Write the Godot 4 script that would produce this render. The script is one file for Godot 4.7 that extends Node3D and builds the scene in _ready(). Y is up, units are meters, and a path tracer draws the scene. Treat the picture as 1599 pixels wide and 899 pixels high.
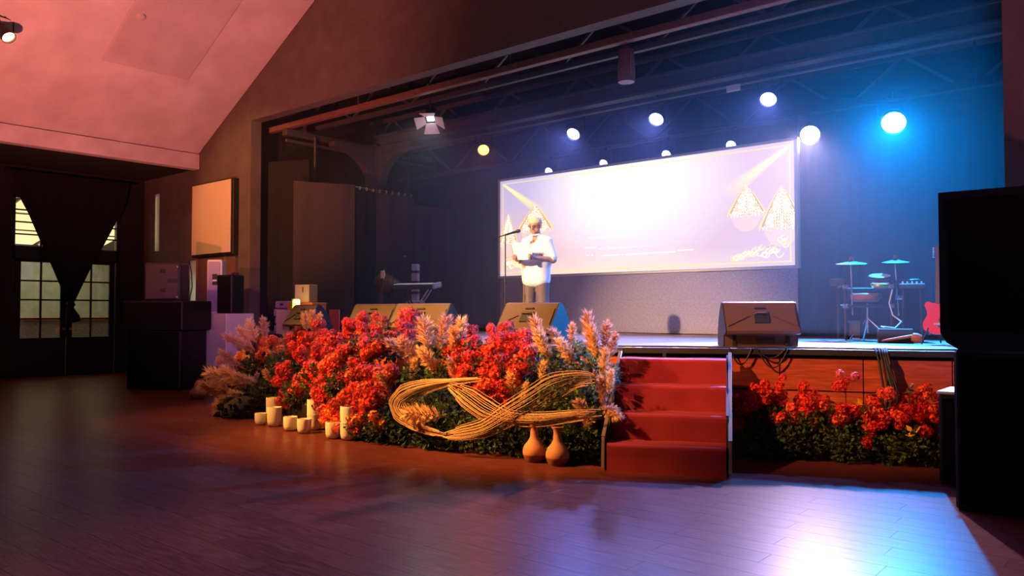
extends Node3D
# A hall with a thrust stage: proscenium wall at z = -9, audience towards +z, metres, y up.

const DECK := 1.06
const EDGE := [[-14.7, -9.0], [-13.9, -8.6], [-12.4, -8.05], [-11.0, -7.45], [-9.4, -7.05], [-7.8, -6.9], [-6.2, -6.98], [-4.6, -7.3], [-3.2, -8.05], [-1.72, -8.6], [-1.32, -8.75]]
const PLUMES_LEFT := [[-11.01,0.87,-6.79,-11.03,1.2,-6.55],[-10.92,0.92,-6.81,-10.9,1.31,-6.64],[-10.69,0.97,-6.81,-10.62,1.35,-6.71],[-10.65,0.83,-6.67,-10.81,1.09,-6.21],[-10.98,0.58,-6.61,-11.05,0.85,-6.27],[-10.98,0.44,-6.56,-11.06,0.74,-6.23],[-10.76,0.36,-6.48,-10.93,0.57,-5.98],[-10.98,0.2,-6.5,-11.14,0.37,-6.0],[-10.45,0.29,-6.4,-10.57,0.63,-6.01],[-10.56,0.7,-6.56,-10.27,0.89,-6.81],[-10.28,0.85,-6.6,-10.04,1.04,-6.76],[-9.99,0.55,-6.37,-9.79,0.78,-6.49],[-10.48,0.52,-6.46,-10.22,0.75,-6.69],[-11.25,0.08,-6.55,-11.28,0.34,-6.31],[-10.34,0.34,-6.38,-10.23,0.49,-6.36],[-9.66,0.44,-6.26,-9.62,0.61,-6.13],[-10.13,0.41,-6.35,-10.21,0.56,-6.0],[-10.13,0.9,-6.61,-9.91,1.13,-6.73]]
const PLUMES_TOP := [[-9.6,1.14,-6.78,-9.53,1.43,-6.68],[-9.46,1.14,-6.76,-9.36,1.45,-6.7],[-9.35,1.14,-6.75,-9.22,1.41,-6.73]]
const PLUMES_MID := [[-6.49,0.92,-6.23,-6.47,1.37,-6.1],[-6.37,0.92,-6.25,-6.24,1.39,-6.24],[-6.15,0.96,-6.32,-6.04,1.37,-6.28],[-6.17,0.93,-6.28,-6.11,1.27,-6.19],[-6.64,0.91,-6.21,-6.8,1.12,-5.87],[-6.53,0.85,-6.16,-6.64,1.15,-5.89],[-6.17,0.73,-6.1,-6.27,1.05,-5.86],[-6.16,0.83,-6.19,-5.9,0.77,-6.27],[-6.76,0.56,-5.93,-6.79,0.77,-5.73],[-6.54,0.64,-6.0,-6.45,0.93,-5.96],[-5.93,0.67,-6.1,-5.93,0.95,-5.96],[-6.75,0.87,-6.16,-6.72,1.0,-6.02]]
const PLUMES_RIGHT := [[-5.09,0.96,-6.58,-5.14,1.38,-6.4],[-4.99,0.9,-6.53,-5.06,1.26,-6.35],[-4.97,1.05,-6.72,-5.02,1.26,-6.54],[-4.71,0.87,-6.56,-4.79,1.17,-6.37],[-4.9,1.06,-6.75,-4.83,1.32,-6.66],[-4.56,0.94,-6.66,-4.56,1.42,-6.54],[-4.5,0.91,-6.65,-4.51,1.3,-6.52],[-4.47,0.97,-6.73,-4.4,1.33,-6.65],[-4.42,0.94,-6.71,-4.3,1.22,-6.66],[-4.37,0.73,-6.52,-4.29,1.08,-6.46],[-4.26,0.5,-6.4,-4.25,0.82,-6.31],[-4.27,0.62,-6.47,-4.19,0.88,-6.41],[-5.24,0.51,-6.23,-5.22,0.83,-6.13],[-5.17,0.45,-6.22,-5.06,0.72,-6.19],[-5.02,0.71,-6.37,-4.93,0.91,-6.31],[-4.36,0.5,-6.39,-4.17,0.52,-6.37],[-4.36,0.38,-6.34,-4.43,0.6,-6.17],[-4.41,0.44,-6.35,-4.54,0.45,-6.11],[-4.44,0.26,-6.29,-4.32,0.51,-6.27],[-4.28,0.44,-6.38,-4.12,0.46,-6.34],[-5.93,0.35,-5.95,-6.16,0.4,-5.55]]
const FAN := [[-10.16,0.04,-6.3,-10.33,0.1,-5.78],[-10.12,0.12,-6.3,-10.27,0.24,-5.84],[-10.08,0.16,-6.29,-10.18,0.33,-5.93],[-10.16,0.08,-6.3,-10.32,0.17,-5.82]]
const RED_MAIN := [[-7.59,1.37,-6.88],[-10.1,1.18,-6.96],[-9.24,1.16,-6.71],[-8.61,1.2,-6.75],[-8.54,1.28,-6.94],[-8.18,1.29,-6.91],[-7.43,1.2,-6.62],[-7.5,1.27,-6.88],[-9.41,0.98,-6.46],[-9.19,1.05,-6.5],[-8.7,1.06,-6.42],[-8.46,1.08,-6.42],[-8.01,1.13,-6.44],[-7.67,1.06,-6.28],[-7.35,1.08,-6.3],[-7.1,1.11,-6.37],[-9.16,0.9,-6.33],[-8.6,0.91,-6.23],[-8.14,0.86,-6.09],[-7.83,0.9,-6.09],[-7.47,0.97,-6.14],[-7.33,0.96,-6.12],[-9.21,0.64,-6.18],[-8.38,0.66,-5.99],[-8.0,0.68,-5.93],[-7.92,0.77,-5.99],[-7.31,0.74,-5.9],[-7.13,0.73,-5.9],[-6.86,0.75,-5.94],[-9.24,0.54,-6.15],[-8.63,0.47,-5.97],[-8.28,0.62,-5.95],[-7.94,0.62,-5.89],[-7.41,0.63,-5.84],[-7.24,0.67,-5.86],[-6.84,0.65,-5.87],[-8.96,0.33,-6.01],[-7.96,0.41,-5.8],[-7.46,0.46,-5.77],[-7.12,0.48,-5.76],[-7.01,0.5,-5.77],[-7.39,0.36,-5.72],[-6.95,0.33,-5.72]]
const RED_SECOND := [[-6.18,1.1,-6.42],[-6.3,1.2,-6.69],[-6.0,1.2,-6.74],[-5.79,1.19,-6.74],[-5.48,1.13,-6.62],[-6.18,1.04,-6.32],[-6.0,1.03,-6.33],[-5.74,0.99,-6.32],[-5.65,1.02,-6.39],[-5.59,1.07,-6.49],[-5.31,1.03,-6.49],[-5.91,0.88,-6.15],[-5.84,0.9,-6.19],[-5.59,0.89,-6.25],[-5.49,0.87,-6.24],[-5.29,0.95,-6.39],[-5.81,0.76,-6.06],[-5.59,0.81,-6.17],[-5.5,0.76,-6.16],[-5.26,0.78,-6.24],[-5.61,0.67,-6.07],[-5.49,0.61,-6.07],[-5.33,0.62,-6.13]]
const RED_LOW := [[-7.54,0.26,-5.71],[-7.69,0.2,-5.72],[-7.41,0.14,-5.68],[-7.14,0.18,-5.67],[-6.82,0.22,-5.7]]
const ORANGE_LEFT := [[-11.58,0.94,-6.99],[-10.69,0.94,-6.73],[-10.23,0.96,-6.63],[-10.9,0.69,-6.6],[-10.29,0.77,-6.5],[-9.9,0.83,-6.45]]
const GREENS := [[-7.12,0.15,-5.82],[-6.83,0.24,-5.86],[-6.45,0.17,-5.89],[-6.1,0.06,-5.94],[-6.81,0.0,-5.83],[-5.76,0.09,-6.02],[-5.45,0.04,-6.12],[-5.18,0.13,-6.21],[-4.85,0.09,-6.26],[-4.54,0.12,-6.31],[-4.5,0.2,-6.3],[-5.2,0.89,-6.55],[-4.96,0.86,-6.57],[-4.78,0.96,-6.71],[-4.51,0.79,-6.6],[-4.72,0.66,-6.46],[-4.89,0.52,-6.37],[-5.1,0.51,-6.32],[-4.54,0.54,-6.44],[-6.53,0.71,-6.1],[-6.19,0.66,-6.12],[-5.84,0.41,-6.06],[-6.24,0.39,-5.98],[-5.55,0.36,-6.14],[-10.57,0.09,-6.42],[-10.18,0.11,-6.34],[-9.78,0.34,-6.29],[-7.65,0.58,-5.95],[-8.26,0.62,-6.03],[-8.68,0.43,-6.05],[-5.71,0.77,-6.31],[-7.32,1.03,-6.37],[-7.79,0.95,-6.26],[-6.38,0.92,-6.3],[-5.96,0.93,-6.38],[-10.44,0.66,-6.54],[-9.63,0.7,-6.39]]
const SUNFLOWERS := [[-11.19,0.7,-6.67],[-10.98,0.82,-6.69],[-10.29,0.82,-6.52]]
const DARK := [[-7.31,0.7,-5.84],[-5.59,0.73,-6.05],[-5.36,0.8,-6.17],[-7.7,0.59,-5.81],[-5.69,0.88,-6.15]]
const SWIRL_A := [[-5.506,0.756,-6.011,0.02,90],[-5.874,0.71,-5.899,0.04,90],[-6.215,0.635,-5.81,0.097,80],[-6.421,0.518,-5.733,0.154,50],[-6.407,0.401,-5.684,0.125,10],[-6.226,0.295,-5.685,0.082,-40],[-5.967,0.225,-5.697,0.047,-60],[-5.701,0.196,-5.727,0.02,-80]]
const SWIRL_B := [[-5.713,0.208,-5.666,0.02,60],[-5.511,0.242,-5.717,0.078,75],[-5.286,0.304,-5.799,0.102,60],[-5.082,0.437,-5.9,0.127,50],[-4.85,0.588,-6.012,0.138,50],[-4.657,0.728,-6.117,0.137,55],[-4.45,0.802,-6.198,0.087,75],[-4.25,0.81,-6.25,0.049,90]]
const SWIRL_C := [[-5.832,0.695,-5.857,0.027,-60],[-5.551,0.583,-5.85,0.105,-50],[-5.318,0.47,-5.882,0.116,-50],[-5.071,0.409,-5.936,0.076,-70],[-4.757,0.412,-5.994,0.075,-85],[-4.427,0.464,-6.062,0.061,90],[-4.085,0.515,-6.141,0.036,90]]

var rng := RandomNumberGenerator.new()
var used := {}
var M := {}


# ---------------------------------------------------------------- mesh builder
class MB:
	var v := PackedVector3Array()
	var n := PackedVector3Array()
	var t := PackedVector2Array()
	var ix := PackedInt32Array()

	func tri3(a: Vector3, b: Vector3, c: Vector3, na: Vector3, nb: Vector3, nc: Vector3) -> void:
		var k := v.size()
		var face := (b - a).cross(c - a)
		v.append(a); v.append(b); v.append(c)
		n.append(na); n.append(nb); n.append(nc)
		t.append(Vector2(a.x, a.y)); t.append(Vector2(b.x, b.y)); t.append(Vector2(c.x, c.y))
		if face.dot(na + nb + nc) > 0.0:
			ix.append(k); ix.append(k + 2); ix.append(k + 1)
		else:
			ix.append(k); ix.append(k + 1); ix.append(k + 2)

	func tri(a: Vector3, b: Vector3, c: Vector3, away := Vector3.ZERO) -> void:
		var nn := (b - a).cross(c - a).normalized()
		if away != Vector3.ZERO and nn.dot(away) < 0.0:
			nn = -nn
		tri3(a, b, c, nn, nn, nn)

	func quad(a: Vector3, b: Vector3, c: Vector3, d: Vector3, away := Vector3.ZERO) -> void:
		tri(a, b, c, away)
		tri(a, c, d, away)

	func box(c: Vector3, s: Vector3, bas := Basis()) -> void:
		rbox(c, s, 0.0, bas)

	# a box with chamfered edges
	func rbox(c: Vector3, s: Vector3, bev: float, bas := Basis()) -> void:
		var h := s / 2.0
		var e := minf(bev, minf(h.x, minf(h.y, h.z)) * 0.9)
		for ax in 3:
			var a1 := (ax + 1) % 3
			var a2 := (ax + 2) % 3
			for sg in [-1.0, 1.0]:
				var q := []
				for cr in [[-1.0, -1.0], [1.0, -1.0], [1.0, 1.0], [-1.0, 1.0]]:
					var p := Vector3.ZERO
					p[ax] = sg * h[ax]
					p[a1] = cr[0] * (h[a1] - e)
					p[a2] = cr[1] * (h[a2] - e)
					q.append(c + bas * p)
				var nn := Vector3.ZERO
				nn[ax] = sg
				quad(q[0], q[1], q[2], q[3], bas * nn)
				if e > 0.0:
					for s1 in [-1.0, 1.0]:
						var p0 := Vector3.ZERO
						p0[ax] = sg * h[ax]; p0[a1] = s1 * (h[a1] - e); p0[a2] = -(h[a2] - e)
						var p1 := p0
						p1[a2] = h[a2] - e
						var p2 := p1
						p2[ax] = sg * (h[ax] - e); p2[a1] = s1 * h[a1]
						var p3 := p2
						p3[a2] = -(h[a2] - e)
						var m := Vector3.ZERO
						m[ax] = sg; m[a1] = s1
						quad(c + bas * p0, c + bas * p1, c + bas * p2, c + bas * p3, bas * m)
		if e > 0.0:
			for sx in [-1.0, 1.0]:
				for sy in [-1.0, 1.0]:
					for sz in [-1.0, 1.0]:
						var sgn := Vector3(sx, sy, sz)
						tri(c + bas * (sgn * Vector3(h.x, h.y - e, h.z - e)), c + bas * (sgn * Vector3(h.x - e, h.y, h.z - e)), c + bas * (sgn * Vector3(h.x - e, h.y - e, h.z)), bas * sgn)

	func bar(a: Vector3, b: Vector3, w: float, h: float) -> void:
		var d := b - a
		if d.length() < 0.0001:
			return
		var z := d.normalized()
		var up := Vector3.UP if absf(z.y) < 0.95 else Vector3.RIGHT
		var x := up.cross(z).normalized()
		var y := z.cross(x)
		rbox((a + b) / 2.0, Vector3(w, h, d.length()), minf(w, h) * 0.08, Basis(x, y, z))

	func tube(p: Array, r, sides := 8, caps := true) -> void:
		var rings := []
		var norms := []
		var x := Vector3.ZERO
		for i in p.size():
			var d: Vector3 = (p[mini(i + 1, p.size() - 1)] - p[maxi(i - 1, 0)])
			d = d.normalized()
			if x == Vector3.ZERO:
				x = (Vector3.UP if absf(d.y) < 0.9 else Vector3.RIGHT).cross(d).normalized()
			else:
				x = (x - d * x.dot(d)).normalized()
			var y := d.cross(x)
			var rr: float = r[i] if r is Array else r
			var ring := []
			var nm := []
			for k in sides:
				var a := TAU * k / sides
				var o := x * cos(a) + y * sin(a)
				nm.append(o)
				ring.append(p[i] + o * rr)
			rings.append(ring)
			norms.append(nm)
		for i in p.size() - 1:
			for k in sides:
				var k2 := (k + 1) % sides
				tri3(rings[i][k], rings[i + 1][k], rings[i + 1][k2], norms[i][k], norms[i + 1][k], norms[i + 1][k2])
				tri3(rings[i][k], rings[i + 1][k2], rings[i][k2], norms[i][k], norms[i + 1][k2], norms[i][k2])
		if caps:
			for e in [0, p.size() - 1]:
				var o: Vector3 = p[e] - p[1 if e == 0 else e - 1]
				for k in sides:
					tri(p[e], rings[e][k], rings[e][(k + 1) % sides], o)

	# profile of (radius, height) turned about the y axis
	func lathe(pf: Array, seg := 16, xf := Transform3D()) -> void:
		for i in pf.size() - 1:
			var p0: Vector2 = pf[i]
			var p1: Vector2 = pf[i + 1]
			var d := (p1 - p0).normalized()
			var n0 := Vector2(d.y, -d.x)
			var n1 := n0
			if i > 0:
				var e: Vector2 = (p0 - pf[i - 1]).normalized()
				if e.dot(d) > 0.6:
					n0 = (n0 + Vector2(e.y, -e.x)).normalized()
			if i < pf.size() - 2:
				var e: Vector2 = (pf[i + 2] - p1).normalized()
				if e.dot(d) > 0.6:
					n1 = (n1 + Vector2(e.y, -e.x)).normalized()
			for k in seg:
				var a := TAU * k / seg
				var b := TAU * (k + 1) / seg
				var ca := Vector3(cos(a), 0, sin(a))
				var cb := Vector3(cos(b), 0, sin(b))
				var q := [ca * p0.x + Vector3.UP * p0.y, cb * p0.x + Vector3.UP * p0.y, cb * p1.x + Vector3.UP * p1.y, ca * p1.x + Vector3.UP * p1.y]
				var m := [ca * n0.x + Vector3.UP * n0.y, cb * n0.x + Vector3.UP * n0.y, cb * n1.x + Vector3.UP * n1.y, ca * n1.x + Vector3.UP * n1.y]
				for j in 4:
					q[j] = xf * q[j]
					m[j] = (xf.basis * m[j]).normalized()
				if p1.x > 0.0001:
					tri3(q[0], q[2], q[3], m[0], m[2], m[3])
				if p0.x > 0.0001:
					tri3(q[0], q[1], q[2], m[0], m[1], m[2])

	# flat outline in x, y pushed from z0 to z1
	func prism(poly: Array, z0: float, z1: float, xf := Transform3D()) -> void:
		var pp := PackedVector2Array(poly)
		var ids := Geometry2D.triangulate_polygon(pp)
		for k in range(0, ids.size(), 3):
			for z in [z0, z1]:
				tri(xf * Vector3(pp[ids[k]].x, pp[ids[k]].y, z), xf * Vector3(pp[ids[k + 1]].x, pp[ids[k + 1]].y, z), xf * Vector3(pp[ids[k + 2]].x, pp[ids[k + 2]].y, z), xf.basis * Vector3(0, 0, z - (z0 + z1) / 2.0))
		var area := 0.0
		for i in pp.size():
			var j := (i + 1) % pp.size()
			area += pp[i].x * pp[j].y - pp[j].x * pp[i].y
		for i in pp.size():
			var j := (i + 1) % pp.size()
			var d := pp[j] - pp[i]
			var o := Vector3(d.y, -d.x, 0) * signf(area)
			quad(xf * Vector3(pp[i].x, pp[i].y, z0), xf * Vector3(pp[j].x, pp[j].y, z0), xf * Vector3(pp[j].x, pp[j].y, z1), xf * Vector3(pp[i].x, pp[i].y, z1), xf.basis * o)

	# a grid of points (rows of equal length) as a smooth sheet seen from both sides
	func sheet(g: Array, thick := 0.0) -> void:
		var nr := g.size()
		var nc: int = g[0].size()
		var nm := []
		for i in nr:
			var row := []
			for j in nc:
				var du: Vector3 = g[i][mini(j + 1, nc - 1)] - g[i][maxi(j - 1, 0)]
				var dv: Vector3 = g[mini(i + 1, nr - 1)][j] - g[maxi(i - 1, 0)][j]
				row.append(du.cross(dv).normalized())
			nm.append(row)
		for side in ([0.0] if thick == 0.0 else [-1.0, 1.0]):
			var w: float = 1.0 if side == 0.0 else side
			for i in nr - 1:
				for j in nc - 1:
					var ps := []
					var ns := []
					for q in [[i, j], [i, j + 1], [i + 1, j + 1], [i + 1, j]]:
						ps.append(g[q[0]][q[1]] + nm[q[0]][q[1]] * thick * side * 0.5)
						ns.append(nm[q[0]][q[1]] * w)
					tri3(ps[0], ps[1], ps[2], ns[0], ns[1], ns[2])
					tri3(ps[0], ps[2], ps[3], ns[0], ns[2], ns[3])

	func done() -> ArrayMesh:
		var a := []
		a.resize(Mesh.ARRAY_MAX)
		a[Mesh.ARRAY_VERTEX] = v
		a[Mesh.ARRAY_NORMAL] = n
		a[Mesh.ARRAY_TEX_UV] = t
		a[Mesh.ARRAY_INDEX] = ix
		var m := ArrayMesh.new()
		m.add_surface_from_arrays(Mesh.PRIMITIVE_TRIANGLES, a)
		return m


# ---------------------------------------------------------------- naming and placing
func numbered(called: String) -> String:
	var k: int = used.get(called, 0)
	used[called] = k + 1
	return called if k == 0 else "%s_%03d" % [called, k]


func tag(o: Node, label := "", category := "", group := "", kind := "") -> Node:
	if label: o.set_meta("label", label)
	if category: o.set_meta("category", category)
	if group: o.set_meta("group", group)
	if kind: o.set_meta("kind", kind)
	return o


func thing(called: String, label: String, category: String, at := Vector3.ZERO, turn := 0.0, group := "", kind := "") -> Node3D:
	var o := Node3D.new()
	o.name = numbered(called)
	add_child(o)
	o.position = at
	o.rotation.y = turn
	tag(o, label, category, group, kind)
	return o


func part(called: String, shape, m: Material, parent: Node, at := Vector3.ZERO, bas := Basis()) -> MeshInstance3D:
	var o := MeshInstance3D.new()
	o.name = called
	o.mesh = shape.done() if shape is MB else shape
	o.material_override = m
	o.transform = Transform3D(bas, at)
	parent.add_child(o, true)
	return o


func solo(called: String, shape, m: Material, label: String, category: String, at := Vector3.ZERO, bas := Basis(), group := "", kind := "") -> MeshInstance3D:
	var o := part(numbered(called), shape, m, self, at, bas)
	tag(o, label, category, group, kind)
	return o


func box_mesh(s: Vector3, bev := 0.01, c := Vector3.ZERO) -> MB:
	var b := MB.new()
	b.rbox(c, s, bev)
	return b


func edge_z(x: float) -> float:
	for i in EDGE.size() - 1:
		if x <= EDGE[i + 1][0]:
			return lerpf(EDGE[i][1], EDGE[i + 1][1], clampf((x - EDGE[i][0]) / (EDGE[i + 1][0] - EDGE[i][0]), 0, 1))
	return EDGE[-1][1]


# basis whose y axis points along d
func along(d: Vector3, spin := 0.0) -> Basis:
	var y := d.normalized()
	var x := (Vector3.RIGHT if absf(y.x) < 0.9 else Vector3.BACK).cross(y).normalized()
	return Basis(x, y, x.cross(y)) * Basis(Vector3.UP, spin)


# basis whose -z axis points along d
func aim(d: Vector3) -> Basis:
	return Basis.looking_at(d.normalized(), Vector3.UP if absf(d.normalized().y) < 0.98 else Vector3.RIGHT)


# ---------------------------------------------------------------- materials
func mat(c: Color, rough := 0.8, metal := 0.0, spec := 0.5) -> StandardMaterial3D:
	var m := StandardMaterial3D.new()
	m.albedo_color = c
	m.roughness = rough
	m.metallic = metal
	m.metallic_specular = spec
	return m


func glow(c: Color, e: float) -> StandardMaterial3D:
	var m := mat(Color(0.8, 0.8, 0.8), 0.4)
	m.emission_enabled = true
	m.emission = c
	m.emission_energy_multiplier = e
	return m


func noise_tex(freq: float, a: Color, b: Color, sd := 1, octaves := 4, size := 512) -> NoiseTexture2D:
	var f := FastNoiseLite.new()
	f.seed = sd
	f.frequency = freq
	f.fractal_octaves = octaves
	var g := Gradient.new()
	g.set_color(0, a)
	g.set_color(1, b)
	var t := NoiseTexture2D.new()
	t.width = size
	t.height = size
	t.seamless = true
	t.noise = f
	t.color_ramp = g
	return t


func textured(c: Color, tex: Texture2D, scale: Vector3, rough := 0.8, world := true) -> StandardMaterial3D:
	var m := mat(c, rough)
	m.albedo_texture = tex
	m.uv1_triplanar = true
	m.uv1_world_triplanar = world
	m.uv1_scale = scale
	return m


func leafy(c: Color, back: float, rough := 0.55) -> StandardMaterial3D:
	var m := mat(c, rough, 0.0, 0.3)
	m.backlight_enabled = true
	m.backlight = Color(back, back, back)
	return m


func make_materials() -> void:
	var grain := noise_tex(0.02, Color(0.62, 0.6, 0.6), Color(1, 1, 1), 3, 5)
	var blotch := noise_tex(0.012, Color(0.86, 0.85, 0.84), Color(1, 1, 1), 5, 4)
	var cloth := noise_tex(0.05, Color(0.78, 0.78, 0.78), Color(1, 1, 1), 8, 3)
	for k in 4:
		var c: Color = [Color(0.42, 0.21, 0.182), Color(0.442, 0.224, 0.193), Color(0.405, 0.202, 0.174), Color(0.43, 0.218, 0.186)][k]
		M["plank%d" % k] = textured(c, grain, Vector3(0.35, 3.0, 5.0), 0.32)
		M["plank%d" % k].metallic_specular = 0.15
		M["plank%d" % k].uv1_offset = Vector3(0.31 * k, 0, 0.17 * k)
	M.subfloor = mat(Color(0.12, 0.07, 0.06), 0.9)
	M.ceiling = textured(Color(0.86, 0.82, 0.8), blotch, Vector3(0.2, 0.2, 0.2), 0.75)
	M.hatch = textured(Color(0.8, 0.76, 0.74), blotch, Vector3(0.2, 0.2, 0.2), 0.75)
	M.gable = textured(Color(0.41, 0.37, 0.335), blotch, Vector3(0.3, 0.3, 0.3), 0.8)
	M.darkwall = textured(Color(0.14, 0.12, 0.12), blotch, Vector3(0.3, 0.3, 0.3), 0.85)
	M.stagewall = textured(Color(0.11, 0.11, 0.13), blotch, Vector3(0.3, 0.3, 0.3), 0.85)
	M.whitewall = textured(Color(0.62, 0.66, 0.6), blotch, Vector3(0.4, 0.4, 0.4), 0.8)
	M.stone = textured(Color(0.5, 0.47, 0.4), noise_tex(0.03, Color(0.45, 0.45, 0.45), Color(1, 1, 1), 12, 3), Vector3(1.2, 1.2, 1.2), 0.85)
	M.capwood = textured(Color(0.75, 0.42, 0.2), grain, Vector3(0.4, 2, 2), 0.5)
	M.blackwood = mat(Color(0.05, 0.045, 0.045), 0.6)
	M.pane = mat(Color(1, 1, 1, 0.08), 0.02)
	M.pane.transparency = BaseMaterial3D.TRANSPARENCY_ALPHA
	M.frosted = mat(Color(0.9, 0.92, 0.85), 0.6)
	M.frosted.backlight_enabled = true
	M.frosted.backlight = Color(1, 1, 1)
	M.deck = textured(Color(0.62, 0.55, 0.53), grain, Vector3(0.35, 2, 4), 0.4)
	M.front = textured(Color(0.74, 0.34, 0.19), grain, Vector3(0.3, 3.0, 0.3), 0.45)
	M.front2 = textured(Color(0.71, 0.315, 0.175), grain, Vector3(0.3, 3.0, 0.3), 0.45)
	M.nosing = mat(Color(0.12, 0.11, 0.12), 0.5)
	M.carpet = textured(Color(0.56, 0.085, 0.14), cloth, Vector3(3, 3, 3), 0.95)
	M.rail = mat(Color(0.55, 0.47, 0.38), 0.45, 0.6)
	M.drape = textured(Color(0.06, 0.058, 0.065), cloth, Vector3(1, 1, 1), 0.95)
	M.drape_brown = textured(Color(0.31, 0.255, 0.225), cloth, Vector3(1, 1, 1), 0.95)
	M.drape_plum = textured(Color(0.3, 0.24, 0.25), cloth, Vector3(1, 1, 1), 0.95)
	M.skirt = textured(Color(0.7, 0.61, 0.62), cloth, Vector3(1, 1, 1), 0.55)
	M.steel = textured(Color(0.34, 0.32, 0.31), blotch, Vector3(1, 1, 1), 0.5)
	M.steel.metallic = 0.3
	M.rust = textured(Color(0.52, 0.36, 0.3), blotch, Vector3(1, 1, 1), 0.6)
	M.black = mat(Color(0.045, 0.045, 0.05), 0.55)
	M.blackbox = textured(Color(0.02, 0.02, 0.024), noise_tex(0.3, Color(0.7, 0.7, 0.7), Color(1, 1, 1), 21, 2), Vector3(2, 2, 2), 0.6)
	M.grille = mat(Color(0.022, 0.022, 0.026), 0.85, 0.0, 0.3)
	M.greybox = mat(Color(0.2, 0.19, 0.21), 0.55)
	M.wedge = textured(Color(0.37, 0.265, 0.215), noise_tex(0.25, Color(0.75, 0.75, 0.75), Color(1, 1, 1), 22, 2), Vector3(2, 2, 2), 0.55, false)
	M.chrome = mat(Color(0.8, 0.8, 0.82), 0.25, 1.0)
	M.brass = mat(Color(0.8, 0.6, 0.25), 0.3, 1.0)
	M.white = mat(Color(0.85, 0.84, 0.82), 0.6)
	M.cream = mat(Color(0.86, 0.8, 0.66), 0.7)
	M.wax = mat(Color(0.9, 0.84, 0.7), 0.55)
	M.wax.subsurf_scatter_enabled = true
	M.wax.subsurf_scatter_strength = 0.15
	M.clay = textured(Color(0.72, 0.47, 0.3), noise_tex(0.06, Color(0.8, 0.78, 0.76), Color(1, 1, 1), 31, 4), Vector3(3, 9, 3), 0.75, false)
	M.clay_dark = mat(Color(0.5, 0.29, 0.19), 0.75)
	M.rattan = mat(Color(0.72, 0.53, 0.33), 0.6)
	M.rattan2 = mat(Color(0.62, 0.43, 0.26), 0.6)
	M.plume = leafy(Color(0.94, 0.76, 0.5), 0.45, 0.9)
	M.plume2 = leafy(Color(0.9, 0.69, 0.45), 0.45, 0.9)
	M.plume3 = leafy(Color(0.82, 0.6, 0.42), 0.45, 0.9)
	M.stalk = mat(Color(0.45, 0.36, 0.2), 0.8)
	M.red0 = leafy(Color(0.72, 0.09, 0.08), 0.3)
	M.red1 = leafy(Color(0.82, 0.17, 0.1), 0.3)
	M.red2 = leafy(Color(0.56, 0.05, 0.09), 0.3)
	M.red3 = leafy(Color(0.92, 0.33, 0.16), 0.3)
	M.orange = leafy(Color(0.95, 0.5, 0.12), 0.3)
	M.yellow = leafy(Color(0.92, 0.68, 0.12), 0.3)
	M.maroon = leafy(Color(0.2, 0.03, 0.06), 0.1)
	M.pink = leafy(Color(0.9, 0.2, 0.35), 0.3)
	M.leaf0 = leafy(Color(0.22, 0.3, 0.1), 0.25)
	M.leaf1 = leafy(Color(0.15, 0.22, 0.08), 0.2)
	M.leaf2 = leafy(Color(0.34, 0.4, 0.12), 0.3)
	M.leaf3 = leafy(Color(0.1, 0.14, 0.08), 0.15)
	M.skin = mat(Color(0.68, 0.47, 0.36), 0.55)
	M.skin.subsurf_scatter_enabled = true
	M.skin.subsurf_scatter_strength = 0.1
	M.shirt = textured(Color(0.93, 0.92, 0.9), cloth, Vector3(4, 4, 4), 0.8, false)
	M.trousers = textured(Color(0.4, 0.34, 0.32), cloth, Vector3(4, 4, 4), 0.85, false)
	M.shoe = mat(Color(0.06, 0.05, 0.05), 0.35)
	M.capcloth = textured(Color(0.86, 0.8, 0.62), cloth, Vector3(6, 6, 6), 0.85, false)
	M.paper = mat(Color(0.93, 0.93, 0.9), 0.7)
	M.paper.backlight_enabled = true
	M.paper.backlight = Color(0.4, 0.4, 0.4)
	M.hair = mat(Color(0.06, 0.05, 0.05), 0.6)
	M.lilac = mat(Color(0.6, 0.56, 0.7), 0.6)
	M.redpaint = mat(Color(0.78, 0.04, 0.12), 0.25)
	M.darkwood = textured(Color(0.3, 0.17, 0.1), grain, Vector3(3, 3, 3), 0.5, false)
	M.tape_y = mat(Color(0.75, 0.75, 0.2), 0.6)
	M.tape_w = mat(Color(0.85, 0.85, 0.88), 0.6)
	M.tape_b = mat(Color(0.35, 0.35, 0.75), 0.6)
	M.cardpink = mat(Color(0.85, 0.3, 0.35), 0.7)
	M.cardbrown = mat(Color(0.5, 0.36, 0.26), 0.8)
	M.cardorange = mat(Color(0.72, 0.38, 0.14), 0.8)
	M.green_glass = mat(Color(0.35, 0.6, 0.25), 0.3)
	M.drumhead = mat(Color(0.75, 0.76, 0.78), 0.6)
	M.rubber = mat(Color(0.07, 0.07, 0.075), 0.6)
	M.drumrim = mat(Color(0.55, 0.3, 0.15), 0.5)


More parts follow.
